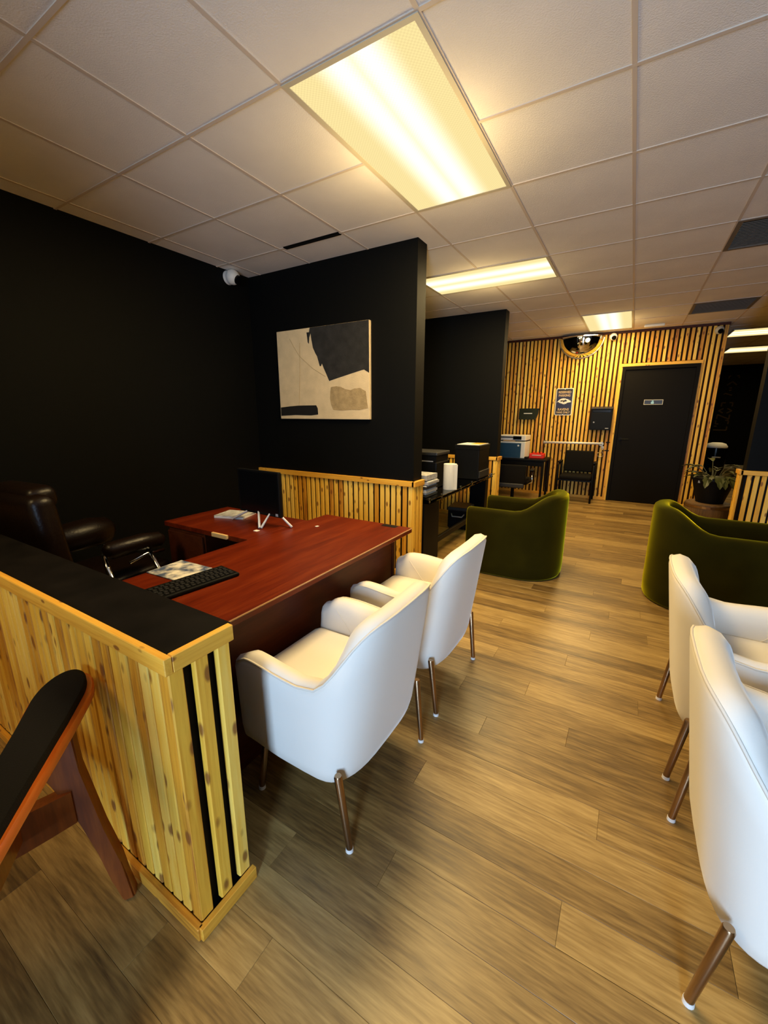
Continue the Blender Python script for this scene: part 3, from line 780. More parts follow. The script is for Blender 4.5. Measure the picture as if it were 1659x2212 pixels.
bm = bm_new(); cyl(bm, 0, 0, 0.10, 0.41, 0.028); obj('gas_column', bm, 'chrome', t, True)
for k in range(5):
    a = k * 2 * PI / 5 + 0.4
    bm = bm_new(); tube(bm, [(0.03 * math.cos(a), 0.03 * math.sin(a), 0.11), (0.28 * math.cos(a), 0.28 * math.sin(a), 0.075)], 0.02, 8, True, [0.026, 0.016])
    lg = obj('base_spoke', bm, 'black', t)
    bm = bm_new(); tube(bm, [(0.28 * math.cos(a) - 0.02 * math.sin(a), 0.28 * math.sin(a) + 0.02 * math.cos(a), 0.03), (0.28 * math.cos(a) + 0.02 * math.sin(a), 0.28 * math.sin(a) - 0.02 * math.cos(a), 0.03)], 0.03, 14)
    obj('castor', bm, 'black', lg)

# ------------------------------------------------------------------ cream armchairs
def sgnpow(v, p): return math.copysign(abs(v) ** p, v)
def smooth01(t): t = max(0.0, min(1.0, t)); return t * t * (3 - 2 * t)
def cream_outline(n_side=14, n_arc=22):
    """(x, y, back weight, top height) from the left arm front round the back to the right arm front."""
    pts = []
    ZA = lambda x: 0.592 - 0.014 * smooth01((0.16 - x) / 0.2)
    for i in range(n_side):
        x = 0.252 - (0.252 + 0.04) * i / n_side
        z = ZA(x) - 0.030 * max(0.0, (x - 0.19) / 0.062) ** 2
        pts.append((x, 0.302 - 0.012 * smooth01((x - 0.05) / 0.22), 0.0, z))
    for i in range(n_arc + 1):
        a = PI / 2 - PI * i / n_arc            # +90 .. -90
        c, s = math.cos(a), math.sin(a)
        x = -0.04 - 0.230 * sgnpow(c, 0.60); y = 0.302 * sgnpow(s, 0.58)
        wgt = min(1.0, abs(c) ** 0.62)
        f = smooth01(c)
        z = 0.578 + (0.80 - 0.578) * f + 0.012 * (1 - (y / 0.302) ** 2) * f
        pts.append((x, y, wgt, z))
    left = pts[:n_side]
    for x, y, w_, z in reversed(left): pts.append((x, -y, w_, z))
    return pts
def make_cream(label):
    t = thing('cream_armchair', label, 'armchair', (0, 0, 0), 0, 'cream velvet armchairs')
    O = cream_outline()
    n = len(O)
    def normal(i):
        a = O[max(i - 1, 0)]; b = O[min(i + 1, n - 1)]
        d = Vector((b[0] - a[0], b[1] - a[1])).normalized()
        return Vector((d.y, -d.x)) * -1       # inward
    def sec(i, shrink=0.0, fwd_=0.0, thick=1.0):
        x, y, wg, zt = O[i]; nn = normal(i)
        c = Vector((0.02, 0)) - Vector((x, y))
        if nn.dot(c) < 0: nn = -nn
        zs = 0.46
        out = []
        prof = [(0.15, 0.205), (0.060, 0.202), (0.022, 0.210), (0.006, 0.232), (0.0, 0.275), (0.0, 0.31 + (zt - 0.31) * 0.35), (0.0, 0.31 + (zt - 0.31) * 0.7), (0.0, zt - 0.03),
                (0.008, zt - 0.006), (0.035 * thick, zt + 0.006), (0.065 * thick, zt - 0.002), (0.088 * thick, zt - 0.030), (0.095 * thick, zt - 0.075), (0.098 * thick, max(0.50, zt - 0.16) if zt > 0.7 else 0.47), (0.10 * thick, 0.44), (0.105 * thick, 0.40)]
        for d, z in prof:
            lean = (z - 0.30) / 0.50
            sx = wg * (0.072 * (1 - lean) - 0.027)        # the back leans outwards towards its top
            sy = -y / 0.302 * 0.016 * (1 - min(1.0, (z - 0.20) / 0.35))
            p = Vector((x + sx + nn.x * d + fwd_, y + sy + nn.y * d, z))
            out.append(p)
        if shrink:
            cc = sum(out, Vector()) / len(out)
            cc.x = out[4].x
            out = [p + Vector((0, (cc.y - p.y) * shrink, -max(0.0, p.z - 0.42) * shrink * 0.26 + max(0.0, 0.30 - p.z) * shrink * 0.15)) for p in out]
        return out
    secs = [sec(i) for i in range(n)]
    pre = [sec(0, 0.80, 0.036), sec(0, 0.50, 0.033), sec(0, 0.22, 0.024), sec(0, 0.06, 0.012)]
    post = [sec(n - 1, 0.06, 0.012), sec(n - 1, 0.22, 0.024), sec(n - 1, 0.50, 0.033), sec(n - 1, 0.80, 0.036)]
    bm = bm_new(); loft(bm, pre + secs + post, closed_ring=True, cap=True)
    obj('shell', bm, 'cream', t, True)
    bm = bm_new()
    tube(bm, [secs[i][8] + (secs[i][8] - secs[i][9]) * 0.10 for i in range(0, n)], 0.0042, 6)
    obj('piping', bm, 'piping', t, True)
    bm = bm_new(); box(bm, -0.17, -0.205, 0.208, 0.290, 0.205, 0.47, bev=0.05, seg=5)
    for v in bm.verts:
        if v.co.z > 0.4: v.co.z += 0.012 * (1 - (v.co.y / 0.205) ** 2)
    obj('seat', bm, 'cream', t, True)
    for s in (-1, 1):
        i = 3 if s > 0 else n - 4
        bm = bm_new()
        pts = [secs[i + 2 * k * s][11 + k] + Vector((0, -0.0005 * s, 0)) for k in range(4)]
        tube(bm, pts, 0.0022, 5)
        obj('arm_seam', bm, 'piping', t)
    for fx, fy, tx, ty, tz in ((-0.218, 0.272, -0.186, 0.282, 0.295), (-0.218, -0.272, -0.186, -0.282, 0.295), (0.21, 0.255, 0.19, 0.235, 0.25), (0.21, -0.255, 0.19, -0.235, 0.25)):
        bm = bm_new()
        tube(bm, [(fx, fy, 0.012), (tx, ty, tz - 0.006), (tx, ty, tz)], 0.0125, 14, True, [0.0115, 0.0135, 0.011])
        lg = sharpen(obj('leg', bm, 'bronze', t))
        bm = bm_new(); cyl(bm, fx, fy, 0, 0.013, 0.0135, 0.0125, 14)
        sharpen(obj('foot_cap', bm, 'foot', lg))
    return t
c0 = make_cream('cream armchair facing the red desk, nearest the slatted half wall')
c0.location = (1.740, 0.240, 0); c0.rotation_euler = (0, 0, PI)
dup(c0, (1.732, 0.967, 0), PI, 'cream armchair facing the red desk, farther one, beside the green tub chair')
dup(c0, (3.105, 0.376, 0), 0.0, 'cream armchair cut by the right frame edge, nearest the camera')
dup(c0, (3.100, 1.118, 0), 0.0, 'cream armchair at right, second one back, before the right green chair')

# ------------------------------------------------------------------ green tub chairs
def make_tub(label):
    """Barrel chair, local +x is its front."""
    t = thing('green_tub_chair', label, 'armchair', (0, 0, 0), 0, 'olive green velvet tub chairs')
    A_, B_ = 0.385, 0.365
    pts = []
    for i in range(8): pts.append((0.385 - 0.385 * i / 8, B_, 0.0))
    for i in range(25):
        a = PI / 2 - PI * i / 24; pts.append((-A_ * sgnpow(math.cos(a), 0.9), B_ * sgnpow(math.sin(a), 0.9), math.cos(a)))
    for i in range(7, -1, -1): pts.append((0.385 - 0.385 * i / 8, -B_, 0.0))
    n = len(pts)
    def sec(i, sh=0.0, f=0.0):
        x, y, c = pts[i]
        a = pts[max(i - 1, 0)]; b = pts[min(i + 1, n - 1)]
        d = Vector((b[0] - a[0], b[1] - a[1])).normalized(); nn = Vector((-d.y, d.x))
        if nn.dot(Vector((0.05 - x, -y))) < 0: nn = -nn
        zt = 0.605 + 0.145 * smooth01((c + 0.02) / 0.92) - 0.0 * x
        tp = 0.018 * (1 - 0)
        prof = [(0.11, 0.012), (0.012, 0.012), (0.004, 0.03), (0.0, 0.12), (0.0, 0.35), (0.0, zt - 0.045), (0.006, zt - 0.018), (0.022, zt - 0.003), (0.055, zt + 0.004), (0.088, zt - 0.003), (0.104, zt - 0.018), (0.11, zt - 0.045), (0.115, 0.45), (0.115, 0.36)]
        out = [Vector((x + nn.x * dd + f, y + nn.y * dd, z)) for dd, z in prof]
        if sh:
            cy = y + nn.y * 0.055
            out = [Vector((p.x, p.y + (cy - p.y) * sh, p.z + (0.3 - p.z) * sh * 0.14)) for p in out]
        return out
    rings = [sec(0, 0.6, 0.03), sec(0, 0.25, 0.024), sec(0, 0.06, 0.012)] + [sec(i) for i in range(n)] + [sec(n - 1, 0.06, 0.012), sec(n - 1, 0.25, 0.024), sec(n - 1, 0.6, 0.03)]
    bm = bm_new(); loft(bm, rings, closed_ring=True, cap=True)
    obj('shell', bm, 'green', t, True)
    bm = bm_new(); box(bm, -0.25, -0.25, 0.20, 0.40, 0.25, 0.43, bev=0.05, seg=4)
    obj('seat_cushion', bm, 'green', t, True)
    bm = bm_new(); box(bm, -0.2, -0.248, 0.012, 0.385, 0.248, 0.20, bev=0.01, seg=1)
    obj('seat_base', bm, 'green', t)
    return t
g0 = make_tub('olive green velvet tub chair left of the aisle, facing left')
g0.location = (1.815, 2.925, 0); g0.rotation_euler = (0, 0, PI)
dup(g0, (3.205, 2.90, 0), 0.0, 'olive green velvet tub chair right of the aisle, cut by the frame edge')

# ------------------------------------------------------------------ wood armchair in the left foreground
A0 = Vector((1.437, -0.470, 0)); dv = Vector((0.8, -0.6, 0)); nv = Vector((0.6, 0.8, 0)); kz = Vector((0, 0, 1))
ang = math.atan2(dv.y, dv.x)
t = thing('wood_armchair', 'orange wood armchair with black padded arms against the slatted half wall', 'armchair', A0, ang)
# local: x along the arm (towards the chair's rear), y = nv (towards the wall), z up
WCH = 0.62
def arm(y0):
    pts = []
    for k in range(25):
        a = PI / 2 + PI * k / 24
        pts.append((0.01 + 0.115 * math.cos(a), 0.067 * math.sin(a)))
    outl = [(x, y) for x, y in pts] + [(0.12, -0.060), (0.30, -0.056), (0.66, -0.040), (0.66, 0.020), (0.45, 0.030), (0.30, 0.043), (0.12, 0.060)]
    def slab(z0, layers, ky, dx):
        bm = bm_new()
        loft(bm, [[Vector((0.30 + (x - 0.30) * f - (dx if x < 0.2 else 0) * -1, y0 + y * ky * f, z0 + dz)) for x, y in outl] for f, dz in layers], closed_ring=True, cap=True)
        return bm
    ar = sharpen(obj('arm', slab(0.672, ((0.97, 0.0), (1.0, 0.005), (1.0, 0.023), (0.975, 0.028)), 1.0, 0.0), 'arm_wood_lit', t), 0.8)
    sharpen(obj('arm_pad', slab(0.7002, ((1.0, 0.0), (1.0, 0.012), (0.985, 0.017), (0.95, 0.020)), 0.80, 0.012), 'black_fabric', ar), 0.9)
arm(-0.062); arm(-0.062 - WCH)
def fleg(y0, s):
    # splayed front leg, wide where the rail meets it
    bm = bm_new()
    outer = [(0.028, 0.0), (0.006, 0.15), (-0.018, 0.28), (-0.046, 0.49), (-0.046, 0.672)]
    inner = [(-0.125, 0.672), (-0.125, 0.49), (-0.088, 0.40), (-0.064, 0.31), (-0.040, 0.20), (-0.022, 0.09), (-0.006, 0.0)]
    poly = [(0.0, y0 + s * y, z) for y, z in outer + inner]
    prism(bm, poly, (0.042, 0, 0))
    bmesh.ops.bevel(bm, geom=list(bm.edges), offset=0.006, segments=2, affect='EDGES')
    sharpen(obj('leg', bm, 'orange_wood_shaded', t), 0.7)
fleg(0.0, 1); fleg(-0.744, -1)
bm = bm_new(); rg = []
for k in range(13):
    f = k / 12; yy = -0.07 - f * 0.604; xb = 0.012 + 0.075 * math.sin(PI * f)
    zb = 0.335 - 0.02 * math.sin(PI * f)
    rg.append([Vector((xb, yy, zb)), Vector((xb + 0.035, yy, zb)), Vector((xb + 0.035, yy, 0.435)), Vector((xb, yy, 0.435))])
loft(bm, rg, closed_ring=True, cap=True); sharpen(obj('seat_rail', bm, 'orange_wood_shaded', t), 0.7)
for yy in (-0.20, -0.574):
    bxo('side_rail', (0.04, yy, 0.36, 0.60, yy + 0.03, 0.425), 'orange_wood_shaded', t, 0.004, 2)
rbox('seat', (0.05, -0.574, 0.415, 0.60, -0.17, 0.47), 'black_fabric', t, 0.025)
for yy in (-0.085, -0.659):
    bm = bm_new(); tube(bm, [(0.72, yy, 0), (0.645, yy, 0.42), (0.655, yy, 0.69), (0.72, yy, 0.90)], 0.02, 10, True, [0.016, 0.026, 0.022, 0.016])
    obj('leg', bm, 'orange_wood_shaded', t, True)
bk = rbox('backrest', (-0.022, -0.265, -0.16, 0.022, 0.265, 0.16), 'black_fabric', t, 0.02)
bk.location = (0.665, -0.372, 0.75); bk.rotation_euler[1] = 0.25
bxo('back_rail', (0.625, -0.645, 0.36, 0.655, -0.10, 0.425), 'orange_wood_shaded', t, 0.004, 2)

# ------------------------------------------------------------------ glass desk bay between the dividers
GZ = 0.668

t = thing('glass_desk', 'black desk with clear glass top and chrome studs in the middle bay', 'desk', (0, 0, 0))
gx0, gx1, gy0, gy1 = 0.38, 1.130, 2.40, 4.42
bxo('glass_top', (gx0, gy0, GZ - 0.010, gx1, gy1, GZ), 'smoke_glass', t, 0.002, 1)
bxo('under_shelf', (gx0 + 0.02, gy0 + 0.02, GZ - 0.045, gx1 - 0.02, gy1 - 0.02, GZ - 0.030), 'smoke_glass', t, 0.002, 1)
bm = bm_new(); cyl(bm, 0, 0, -0.040, 0.006, 0.012, None, 14)
me = mesh('stud', bm, 'chrome', False)
for yy in (2.44, 2.72, 3.24, 3.60, 4.30, 4.38):
    link('stud', me, t, (gx1 - 0.035, yy, GZ + 0.001))
bxo('pedestal', (0.42, 2.43, 0, 1.05, 2.78, GZ - 0.046), 'black', t, 0.004, 1)
bxo('leg_panel', (0.84, 4.29, 0, 1.05, 4.41, GZ - 0.046), 'black', t, 0.004, 1)
bxo('stretcher', (1.00, 2.78, 0.14, 1.03, 4.29, 0.20), 'black', t, 0.003, 1)
# items on it
t = thing('paper_tray', 'stacked letter trays full of papers on the glass desk', 'letter tray', (0.90, 2.585, GZ + 0.001), 0.0)
for k in range(4):
    z = 0.004 + k * 0.038; dx, dy = random.uniform(-.01, .01), random.uniform(-.01, .01)
    bm = bm_new()
    box(bm, -0.16 + dx, -0.125 + dy, z, 0.16 + dx, 0.125 + dy, z + 0.004)
    for q in ((-0.16, -0.125, 0.16, -0.121), (-0.16, 0.121, 0.16, 0.125), (-0.16, -0.121, -0.156, 0.121), (0.156, -0.121, 0.16, 0.121)): box(bm, q[0] + dx, q[1] + dy, z + 0.004, q[2] + dx, q[3] + dy, z + 0.022)
    tr = obj('tray', bm, 'grey' if k % 2 else 'dark_grey', t)
    bxo('papers', (-0.145 + dx, -0.115 + dy, z + 0.0045, 0.150 + dx, 0.115 + dy, z + 0.030), 'paper', tr, 0.001, 1)
bm = bm_new(); box(bm, -0.15, -0.12, 0.158, 0.15, 0.12, 0.205); o = obj('file_box', bm, 'paper_grey', t)
t = thing('paper_towel_roll', 'upright white paper towel roll on the glass desk', 'paper towel', (1.055, 3.02, GZ + 0.0004))
bm = bm_new(); lathe(bm, [(0.02, 0.0), (0.066, 0.0), (0.0675, 0.004), (0.0675, 0.256), (0.066, 0.26), (0.02, 0.26)], n=36); sharpen(obj('roll', bm, 'towel', t))
bm = bm_new(); lathe(bm, [(0.0195, 0.001), (0.0195, 0.259)], n=20); obj('core', bm, 'tan_wood', t)
bm = bm_new(); loft(bm, [[Vector((0.068 * math.cos(a), 0.068 * math.sin(a), z)) for z in (0.002, 0.258)] for a in (-0.9, -0.7, -0.5)] + [[Vector((0.085, -0.015, z)) for z in (0.002, 0.258)]]); obj('loose_sheet', bm, 'towel', t)
t = thing('desk_printer', 'flat black desktop printer behind the letter trays', 'printer', (0.70, 3.15, GZ + 0.0004))
bm = bm_new(); box(bm, -0.22, -0.17, 0.0, 0.22, 0.17, 0.27, bev=0.012, seg=2); obj('body', bm, 'black', t)
bxo('lid', (-0.225, -0.175, 0.335, 0.225, 0.175, 0.372), 'dark_grey', t, 0.01, 2)
bxo('scanner_body', (-0.21, -0.16, 0.27, 0.21, 0.16, 0.334), 'black', t, 0.002, 1)
bxo('tray_edge', (-0.222, -0.174, 0.272, 0.18, -0.168, 0.282), 'grey', t)
t = thing('laser_printer', 'tall black box-shaped printer with papers on top, on the glass desk', 'printer', (0.965, 3.95, GZ + 0.0004))
bm = bm_new(); box(bm, -0.15, -0.20, 0.0, 0.15, 0.20, 0.40, bev=0.008, seg=2); obj('body', bm, 'black', t)
bxo('front_tray', (0.149, -0.185, 0.02, 0.166, 0.185, 0.10), 'dark_grey', t, 0.003, 1)
bxo('lid', (-0.152, -0.202, 0.345, 0.154, 0.202, 0.401), 'black', t, 0.005, 1)
tag(bxo('paper_sheet', (0.83, 3.78, GZ + 0.4015, 1.105, 4.13, GZ + 0.407), 'paper', None), 'white sheet of paper lying on the tall black printer', 'paper')
tag(bxo('orange_card', (0.97, 3.87, GZ + 0.4075, 1.09, 4.09, GZ + 0.411), 'sign_gold', None), 'orange card on the white sheet atop the black printer', 'card')
t = thing('black_case', 'black equipment case with handle on the floor under the glass desk', 'case', (0.83, 4.02, 0), 0.12)
bm = bm_new(); box(bm, -0.13, -0.17, 0.012, 0.13, 0.17, 0.26, bev=0.02, seg=2); obj('body', bm, 'black', t)
bxo('lid', (-0.135, -0.175, 0.24, 0.135, 0.175, 0.285), 'dark_grey', t, 0.012, 2)
bm = bm_new(); tube(bm, [(-0.08, -0.168, 0.20), (-0.06, -0.21, 0.175), (0.06, -0.21, 0.175), (0.08, -0.168, 0.20)], 0.008, 8); obj('handle', bm, 'grey', t, True)
for sx in (-1, 1):
    bm = bm_new(); cyl(bm, sx * 0.10, -0.13, 0, 0.012, 0.015, None, 10); obj('foot', bm, 'black', t)
    bm = bm_new(); cyl(bm, sx * 0.10, 0.13, 0, 0.012, 0.015, None, 10); obj('foot', bm, 'black', t)

# ------------------------------------------------------------------ far corner: printer table, guest chairs
t = thing('printer_table', 'small dark table under the white and blue printer', 'table', (0, 0, 0))
bxo('tabletop', (0.30, 6.30, 0.655, 1.43, 6.90, 0.685), 'black', t, 0.004, 1)
for x, y in ((0.33, 6.33), (1.37, 6.33), (0.33, 6.84), (1.37, 6.84)): bxo('leg', (x, y, 0, x + 0.035, y + 0.035, 0.655), 'black', t, 0.003, 1)
bxo('apron', (0.365, 6.335, 0.57, 1.37, 6.355, 0.655), 'black', t)
t = thing('office_printer', 'white and navy blue office printer on the small dark table', 'printer', (0.82, 6.62, 0.685))
bm = bm_new(); box(bm, -0.24, -0.20, 0.0, 0.24, 0.20, 0.28, bev=0.008, seg=2); obj('body', bm, 'white', t)
bxo('front_door', (-0.232, -0.212, 0.008, 0.175, -0.198, 0.255), 'navy', t, 0.004, 1)
bxo('paper_drawer', (-0.232, -0.216, 0.008, 0.175, -0.2115, 0.085), 'navy', t, 0.003, 1)
bm = bm_new(); tube(bm, [(0.13, -0.2125, 0.215), (0.13, -0.2145, 0.215)], 0.016, 18); obj('badge', bm, 'white', t)
sc_ = bm_new(); box(sc_, -0.24, -0.19, 0.30, 0.24, 0.20, 0.385, bev=0.008, seg=2); obj('scanner_lid', sc_, 'white', t)
bxo('neck', (-0.235, -0.10, 0.279, 0.235, 0.19, 0.301), 'dark_grey', t)
bm = bm_new(); box(bm, 0.03, -0.205, 0.315, 0.17, -0.188, 0.372, bev=0.003); obj('control_panel', bm, 'black_gloss', t)
bxo('output_slot', (-0.22, -0.196, 0.345, 0.03, -0.189, 0.362), 'black', t)
bxo('output_paper', (-0.14, -0.202, 0.282, 0.06, -0.12, 0.296), 'tan_wood', t)
t = thing('red_box', 'bright red box on the dark table right of the printer', 'box', (1.245, 6.58, 0.685))
bm = bm_new(); box(bm, -0.12, -0.09, 0, 0.12, 0.09, 0.085, bev=0.012, seg=2); obj('body', bm, 'red', t)
bm = bm_new()
loft(bm, [[Vector((-0.10 + 0.2 * i / 8, yy, 0.085 + 0.022 * math.sin(i * 1.3) ** 2)) for i in range(9)] for yy in (-0.06, 0.0, 0.06)]); obj('lid_flap', bm, 'red', t)
bxo('slot', (-0.07, -0.0915, 0.05, 0.08, -0.0895, 0.062), 'sign_white', t)
t = thing('desk_phone', 'small black phone on the table between printer and red box', 'phone', (1.10, 6.42, 0.685))
bm = bm_new(); box(bm, -0.03, -0.05, 0, 0.03, 0.05, 0.03, bev=0.008, seg=2); obj('body', bm, 'black', t)
bxo('screen', (-0.022, -0.04, 0.0295, 0.022, 0.01, 0.0315), 'dark_grey', t)
# guest armchair facing the camera
t = thing('guest_chair', 'black guest armchair standing against the slatted back wall', 'chair', (1.885, 6.66, 0), 0.0)
rbox('seat', (-0.24, -0.23, 0.37, 0.24, 0.22, 0.44), 'black_fabric', t, 0.03)
bm = bm_new(); rg = []
for k in range(9):
    x = -0.225 + 0.45 * k / 8; yy = 0.20 - 0.03 * (1 - (x / 0.225) ** 2) * -1
    rg.append(x)
box(bm, -0.25, 0.17, 0.47, 0.25, 0.22, 0.825, bev=0.024, seg=4)
for v in bm.verts:
    v.co.y += 0.03 * (v.co.z - 0.5) / 0.36 - 0.02 * (v.co.x / 0.225) ** 2
    v.co.x *= 0.90 if v.co.z < 0.6 else (0.88 if v.co.z > 0.80 else 0.97)
sharpen(obj('backrest', bm, 'black_fabric', t), 0.9)
for s in (-1, 1):
    bm = bm_new(); x = s * 0.265
    tube(bm, [(x, -0.21, 0), (x, -0.205, 0.40), (x, -0.18, 0.60), (x, -0.12, 0.635), (x, 0.14, 0.63)], 0.016, 10); obj('arm', bm, 'black', t, True)
    bm = bm_new(); tube(bm, [(x, 0.24, 0), (x, 0.19, 0.42), (x, 0.18, 0.64)], 0.016, 10); obj('leg', bm, 'black', t, True)
    bxo('arm_pad', (x - 0.025, -0.17, 0.64, x + 0.025, 0.13, 0.665), 'black', t, 0.01, 2)
bxo('seat_frame', (-0.26, -0.19, 0.345, 0.26, 0.20, 0.372), 'black', t)
# swivel chair seen from behind
t = thing('task_chair', 'black task chair behind the far divider, turned to the printer table', 'office chair', (1.12, 5.45, 0), 0.08)
rbox('seat', (-0.24, -0.16, 0.40, 0.24, 0.30, 0.47), 'black_fabric', t, 0.03)
bm = bm_new(); box(bm, -0.215, -0.235, 0.42, 0.215, -0.185, 0.70, bev=0.022, seg=3); sharpen(obj('backrest', bm, 'black_fabric', t), 0.9)
bm = bm_new(); box(bm, -0.20, -0.245, 0.36, 0.20, -0.20, 0.43, bev=0.015, seg=2); obj('back_cover', bm, 'dark_grey', t)
for s in (-1, 1):
    bm = bm_new(); x = s * 0.275
    tube(bm, [(s * 0.2, 0.05, 0.39), (x, 0.05, 0.42), (x, 0.05, 0.60)], 0.014, 10); lg = obj('arm_post', bm, 'chrome', t, True)
    bxo('arm_pad', (x - 0.03, -0.09, 0.60, x + 0.03, 0.16, 0.625), 'black', t, 0.01, 2)
bm = bm_new(); cyl(bm, 0, 0.06, 0.08, 0.40, 0.025); obj('gas_column', bm, 'black', t)
for k in range(5):
    a = k * 2 * PI / 5 + 0.3
    bm = bm_new(); tube(bm, [(0.02 * math.cos(a), 0.06 + 0.02 * math.sin(a), 0.09), (0.27 * math.cos(a), 0.06 + 0.27 * math.sin(a), 0.06)], 0.02, 8, True, [0.024, 0.015]); lg = obj('base_spoke', bm, 'black', t)
    bm = bm_new(); tube(bm, [(0.27 * math.cos(a) - 0.02 * math.sin(a), 0.06 + 0.27 * math.sin(a) + 0.02 * math.cos(a), 0.027), (0.27 * math.cos(a) + 0.02 * math.sin(a), 0.06 + 0.27 * math.sin(a) - 0.02 * math.cos(a), 0.027)], 0.027, 12); obj('castor', bm, 'black', lg)

# ------------------------------------------------------------------ things hung on the slatted back wall
WF = YB - SLT / 2
t = thing('parking_sign', 'blue reserved parking fan sign with bird head on the slats', 'sign', (1.540, WF - 0.002, 1.637))
def rrect(w_, h_, r, n=5):
    p = []
    for cx, cz, a0 in ((w_ - r, h_ - r, 0), (-w_ + r, h_ - r, PI / 2), (-w_ + r, -h_ + r, PI), (w_ - r, -h_ + r, 1.5 * PI)):
        for k in range(n + 1): p.append((cx + r * math.cos(a0 + PI / 2 * k / n), cz + r * math.sin(a0 + PI / 2 * k / n)))
    return p
def flat(name, pts, m, parent, y0, th_=0.0015):
    bm = bm_new(); prism(bm, [(x, y0, z) for x, z in pts], (0, -th_, 0)); return obj(name, bm, m, parent)
flat('plate', rrect(0.138, 0.225, 0.022), 'sign_white', t, 0.0, 0.003)
flat('blue_field', rrect(0.126, 0.213, 0.015), 'sign_navy', t, -0.0031, 0.001)
flat('black_band', [(-0.119, 0.205), (0.119, 0.205), (0.119, 0.158), (-0.119, 0.158)], 'sign_black', t, -0.0042, 0.0008)
flat('black_band', [(-0.119, -0.205), (0.119, -0.205), (0.119, -0.118), (-0.119, -0.118)], 'sign_black', t, -0.0042, 0.0008)
RX = (PI / 2, 0, 0)
for body, z, sz, xs in (('RESERVED', 0.158, 0.052, 0.86), ('PARKING', 0.104, 0.052, 0.86), ('RAVENS', -0.128, 0.054, 0.92), ('FANS ONLY', -0.178, 0.048, 0.84)):
    text('lettering', body, sz, 'sign_tan', t, (0, -0.0056, z), RX, 0.0006, 0.0012, xs)
# bird head, beak to the left
lg = flat('bird_head', [(-0.117, -0.012), (-0.100, 0.010), (-0.078, 0.034), (-0.050, 0.052), (-0.015, 0.060), (0.02, 0.056), (0.045, 0.044), (0.062, 0.048), (0.058, 0.036), (0.082, 0.036), (0.076, 0.025), (0.105, 0.022), (0.097, 0.010), (0.117, 0.004), (0.104, -0.008), (0.070, -0.012), (0.048, -0.018), (0.030, -0.036), (0.016, -0.028), (0.006, -0.048), (-0.008, -0.030), (-0.022, -0.040), (-0.032, -0.022), (-0.050, -0.030), (-0.056, -0.012), (-0.075, -0.020), (-0.082, -0.004), (-0.098, 0.002)], 'sign_white', t, -0.0042, 0.0012)
flat('bird_eye_patch', [(-0.070, 0.014), (-0.040, 0.028), (0.0, 0.026), (0.030, 0.012), (0.012, 0.004), (-0.004, -0.012), (-0.020, 0.006), (-0.045, 0.004)], 'sign_black', lg, -0.0055, 0.0008)
flat('bird_feather', [(0.012, 0.040), (0.050, 0.020), (0.030, 0.002), (0.006, 0.022)], 'sign_navy', lg, -0.0055, 0.0008)
flat('bird_eye', [(-0.030, 0.016), (-0.008, 0.020), (-0.016, 0.010)], 'sign_gold', lg, -0.0064, 0.0006)
bm = bm_new()
for z in (0.207, -0.209): tube(bm, [(0, -0.003, z), (0, -0.0055, z)], 0.006, 10)
obj('screws', bm, 'steel', t)
t = thing('wall_pocket', 'dark smoked wall pocket left of the parking sign', 'wall pocket', (0.970, WF - 0.001, 1.435))
bm = bm_new(); prism(bm, [(-0.168, 0, 0.095), (0.172, 0, 0.095), (0.165, 0, 0.0), (0.130, 0, -0.098), (-0.168, 0, -0.098)], (0, -0.008, 0)); obj('back_plate', bm, 'smoke', t)
bm = bm_new(); prism(bm, [(-0.16, -0.05, 0.03), (0.16, -0.05, 0.03), (0.13, -0.05, -0.095), (-0.16, -0.05, -0.095)], (0, -0.006, 0)); box(bm, -0.16, -0.05, -0.097, 0.13, -0.008, -0.090); obj('front_plate', bm, 'smoke', t)
bxo('label_strip', (-0.075, -0.059, 0.0, 0.070, -0.0555, 0.014), 'paper', t)
t = thing('drop_box', 'black lockable drop box on the slats beside the door', 'mailbox', (2.145, WF - 0.001, 1.36))
bm = bm_new(); box(bm, -0.155, -0.11, -0.185, 0.155, 0.0, 0.155, bev=0.004, seg=1); obj('body', bm, 'black', t)
bm = bm_new(); prism(bm, [(-0.16, 0.0, 0.155), (-0.16, -0.125, 0.155), (-0.16, -0.125, 0.165), (-0.16, 0.0, 0.195)], (0.32, 0, 0)); obj('lid', bm, 'dark_grey', t)
bxo('door_panel', (-0.14, -0.113, -0.17, 0.14, -0.1095, 0.085), 'black', t, 0.002, 1)
bxo('slot_flap', (-0.13, -0.114, 0.10, 0.13, -0.1095, 0.14), 'black_gloss', t, 0.002, 1)
bm = bm_new(); tube(bm, [(-0.10, -0.112, -0.06), (-0.10, -0.122, -0.06)], 0.013, 14); obj('lock', bm, 'chrome', t)
bxo('name_badge', (0.075, -0.115, -0.160, 0.125, -0.1125, -0.148), 'grey', t)
t = thing('grab_rail', 'long pale steel rail on the slats above the guest chair', 'rail', (1.74, WF, 0.945))
bm = bm_new(); tube(bm, [(-0.46, -0.055, 0.0), (0.46, -0.055, 0.008)], 0.019, 14); obj('bar', bm, 'white', t, True)
for x in (-0.45, 0.45):
    bm = bm_new(); tube(bm, [(x, 0, 0), (x, -0.055, 0)], 0.013, 10); tube(bm, [(x, 0, 0), (x, -0.006, 0)], 0.035, 18); sharpen(obj('bracket', bm, 'bronze', t))
t = thing('scroll_hook', 'curled bronze hook on the slats below the rail end', 'hook', (2.215, WF, 0.80))
bm = bm_new(); tube(bm, [(0, -0.004, 0.08), (0.0, -0.02, 0.03)] + [(0.045 * math.cos(a) - 0.02, -0.02, -0.03 + 0.045 * math.sin(a)) for a in [1.0 - k * 0.5 for k in range(11)]], 0.008, 8); obj('curl', bm, 'bronze', t, True)
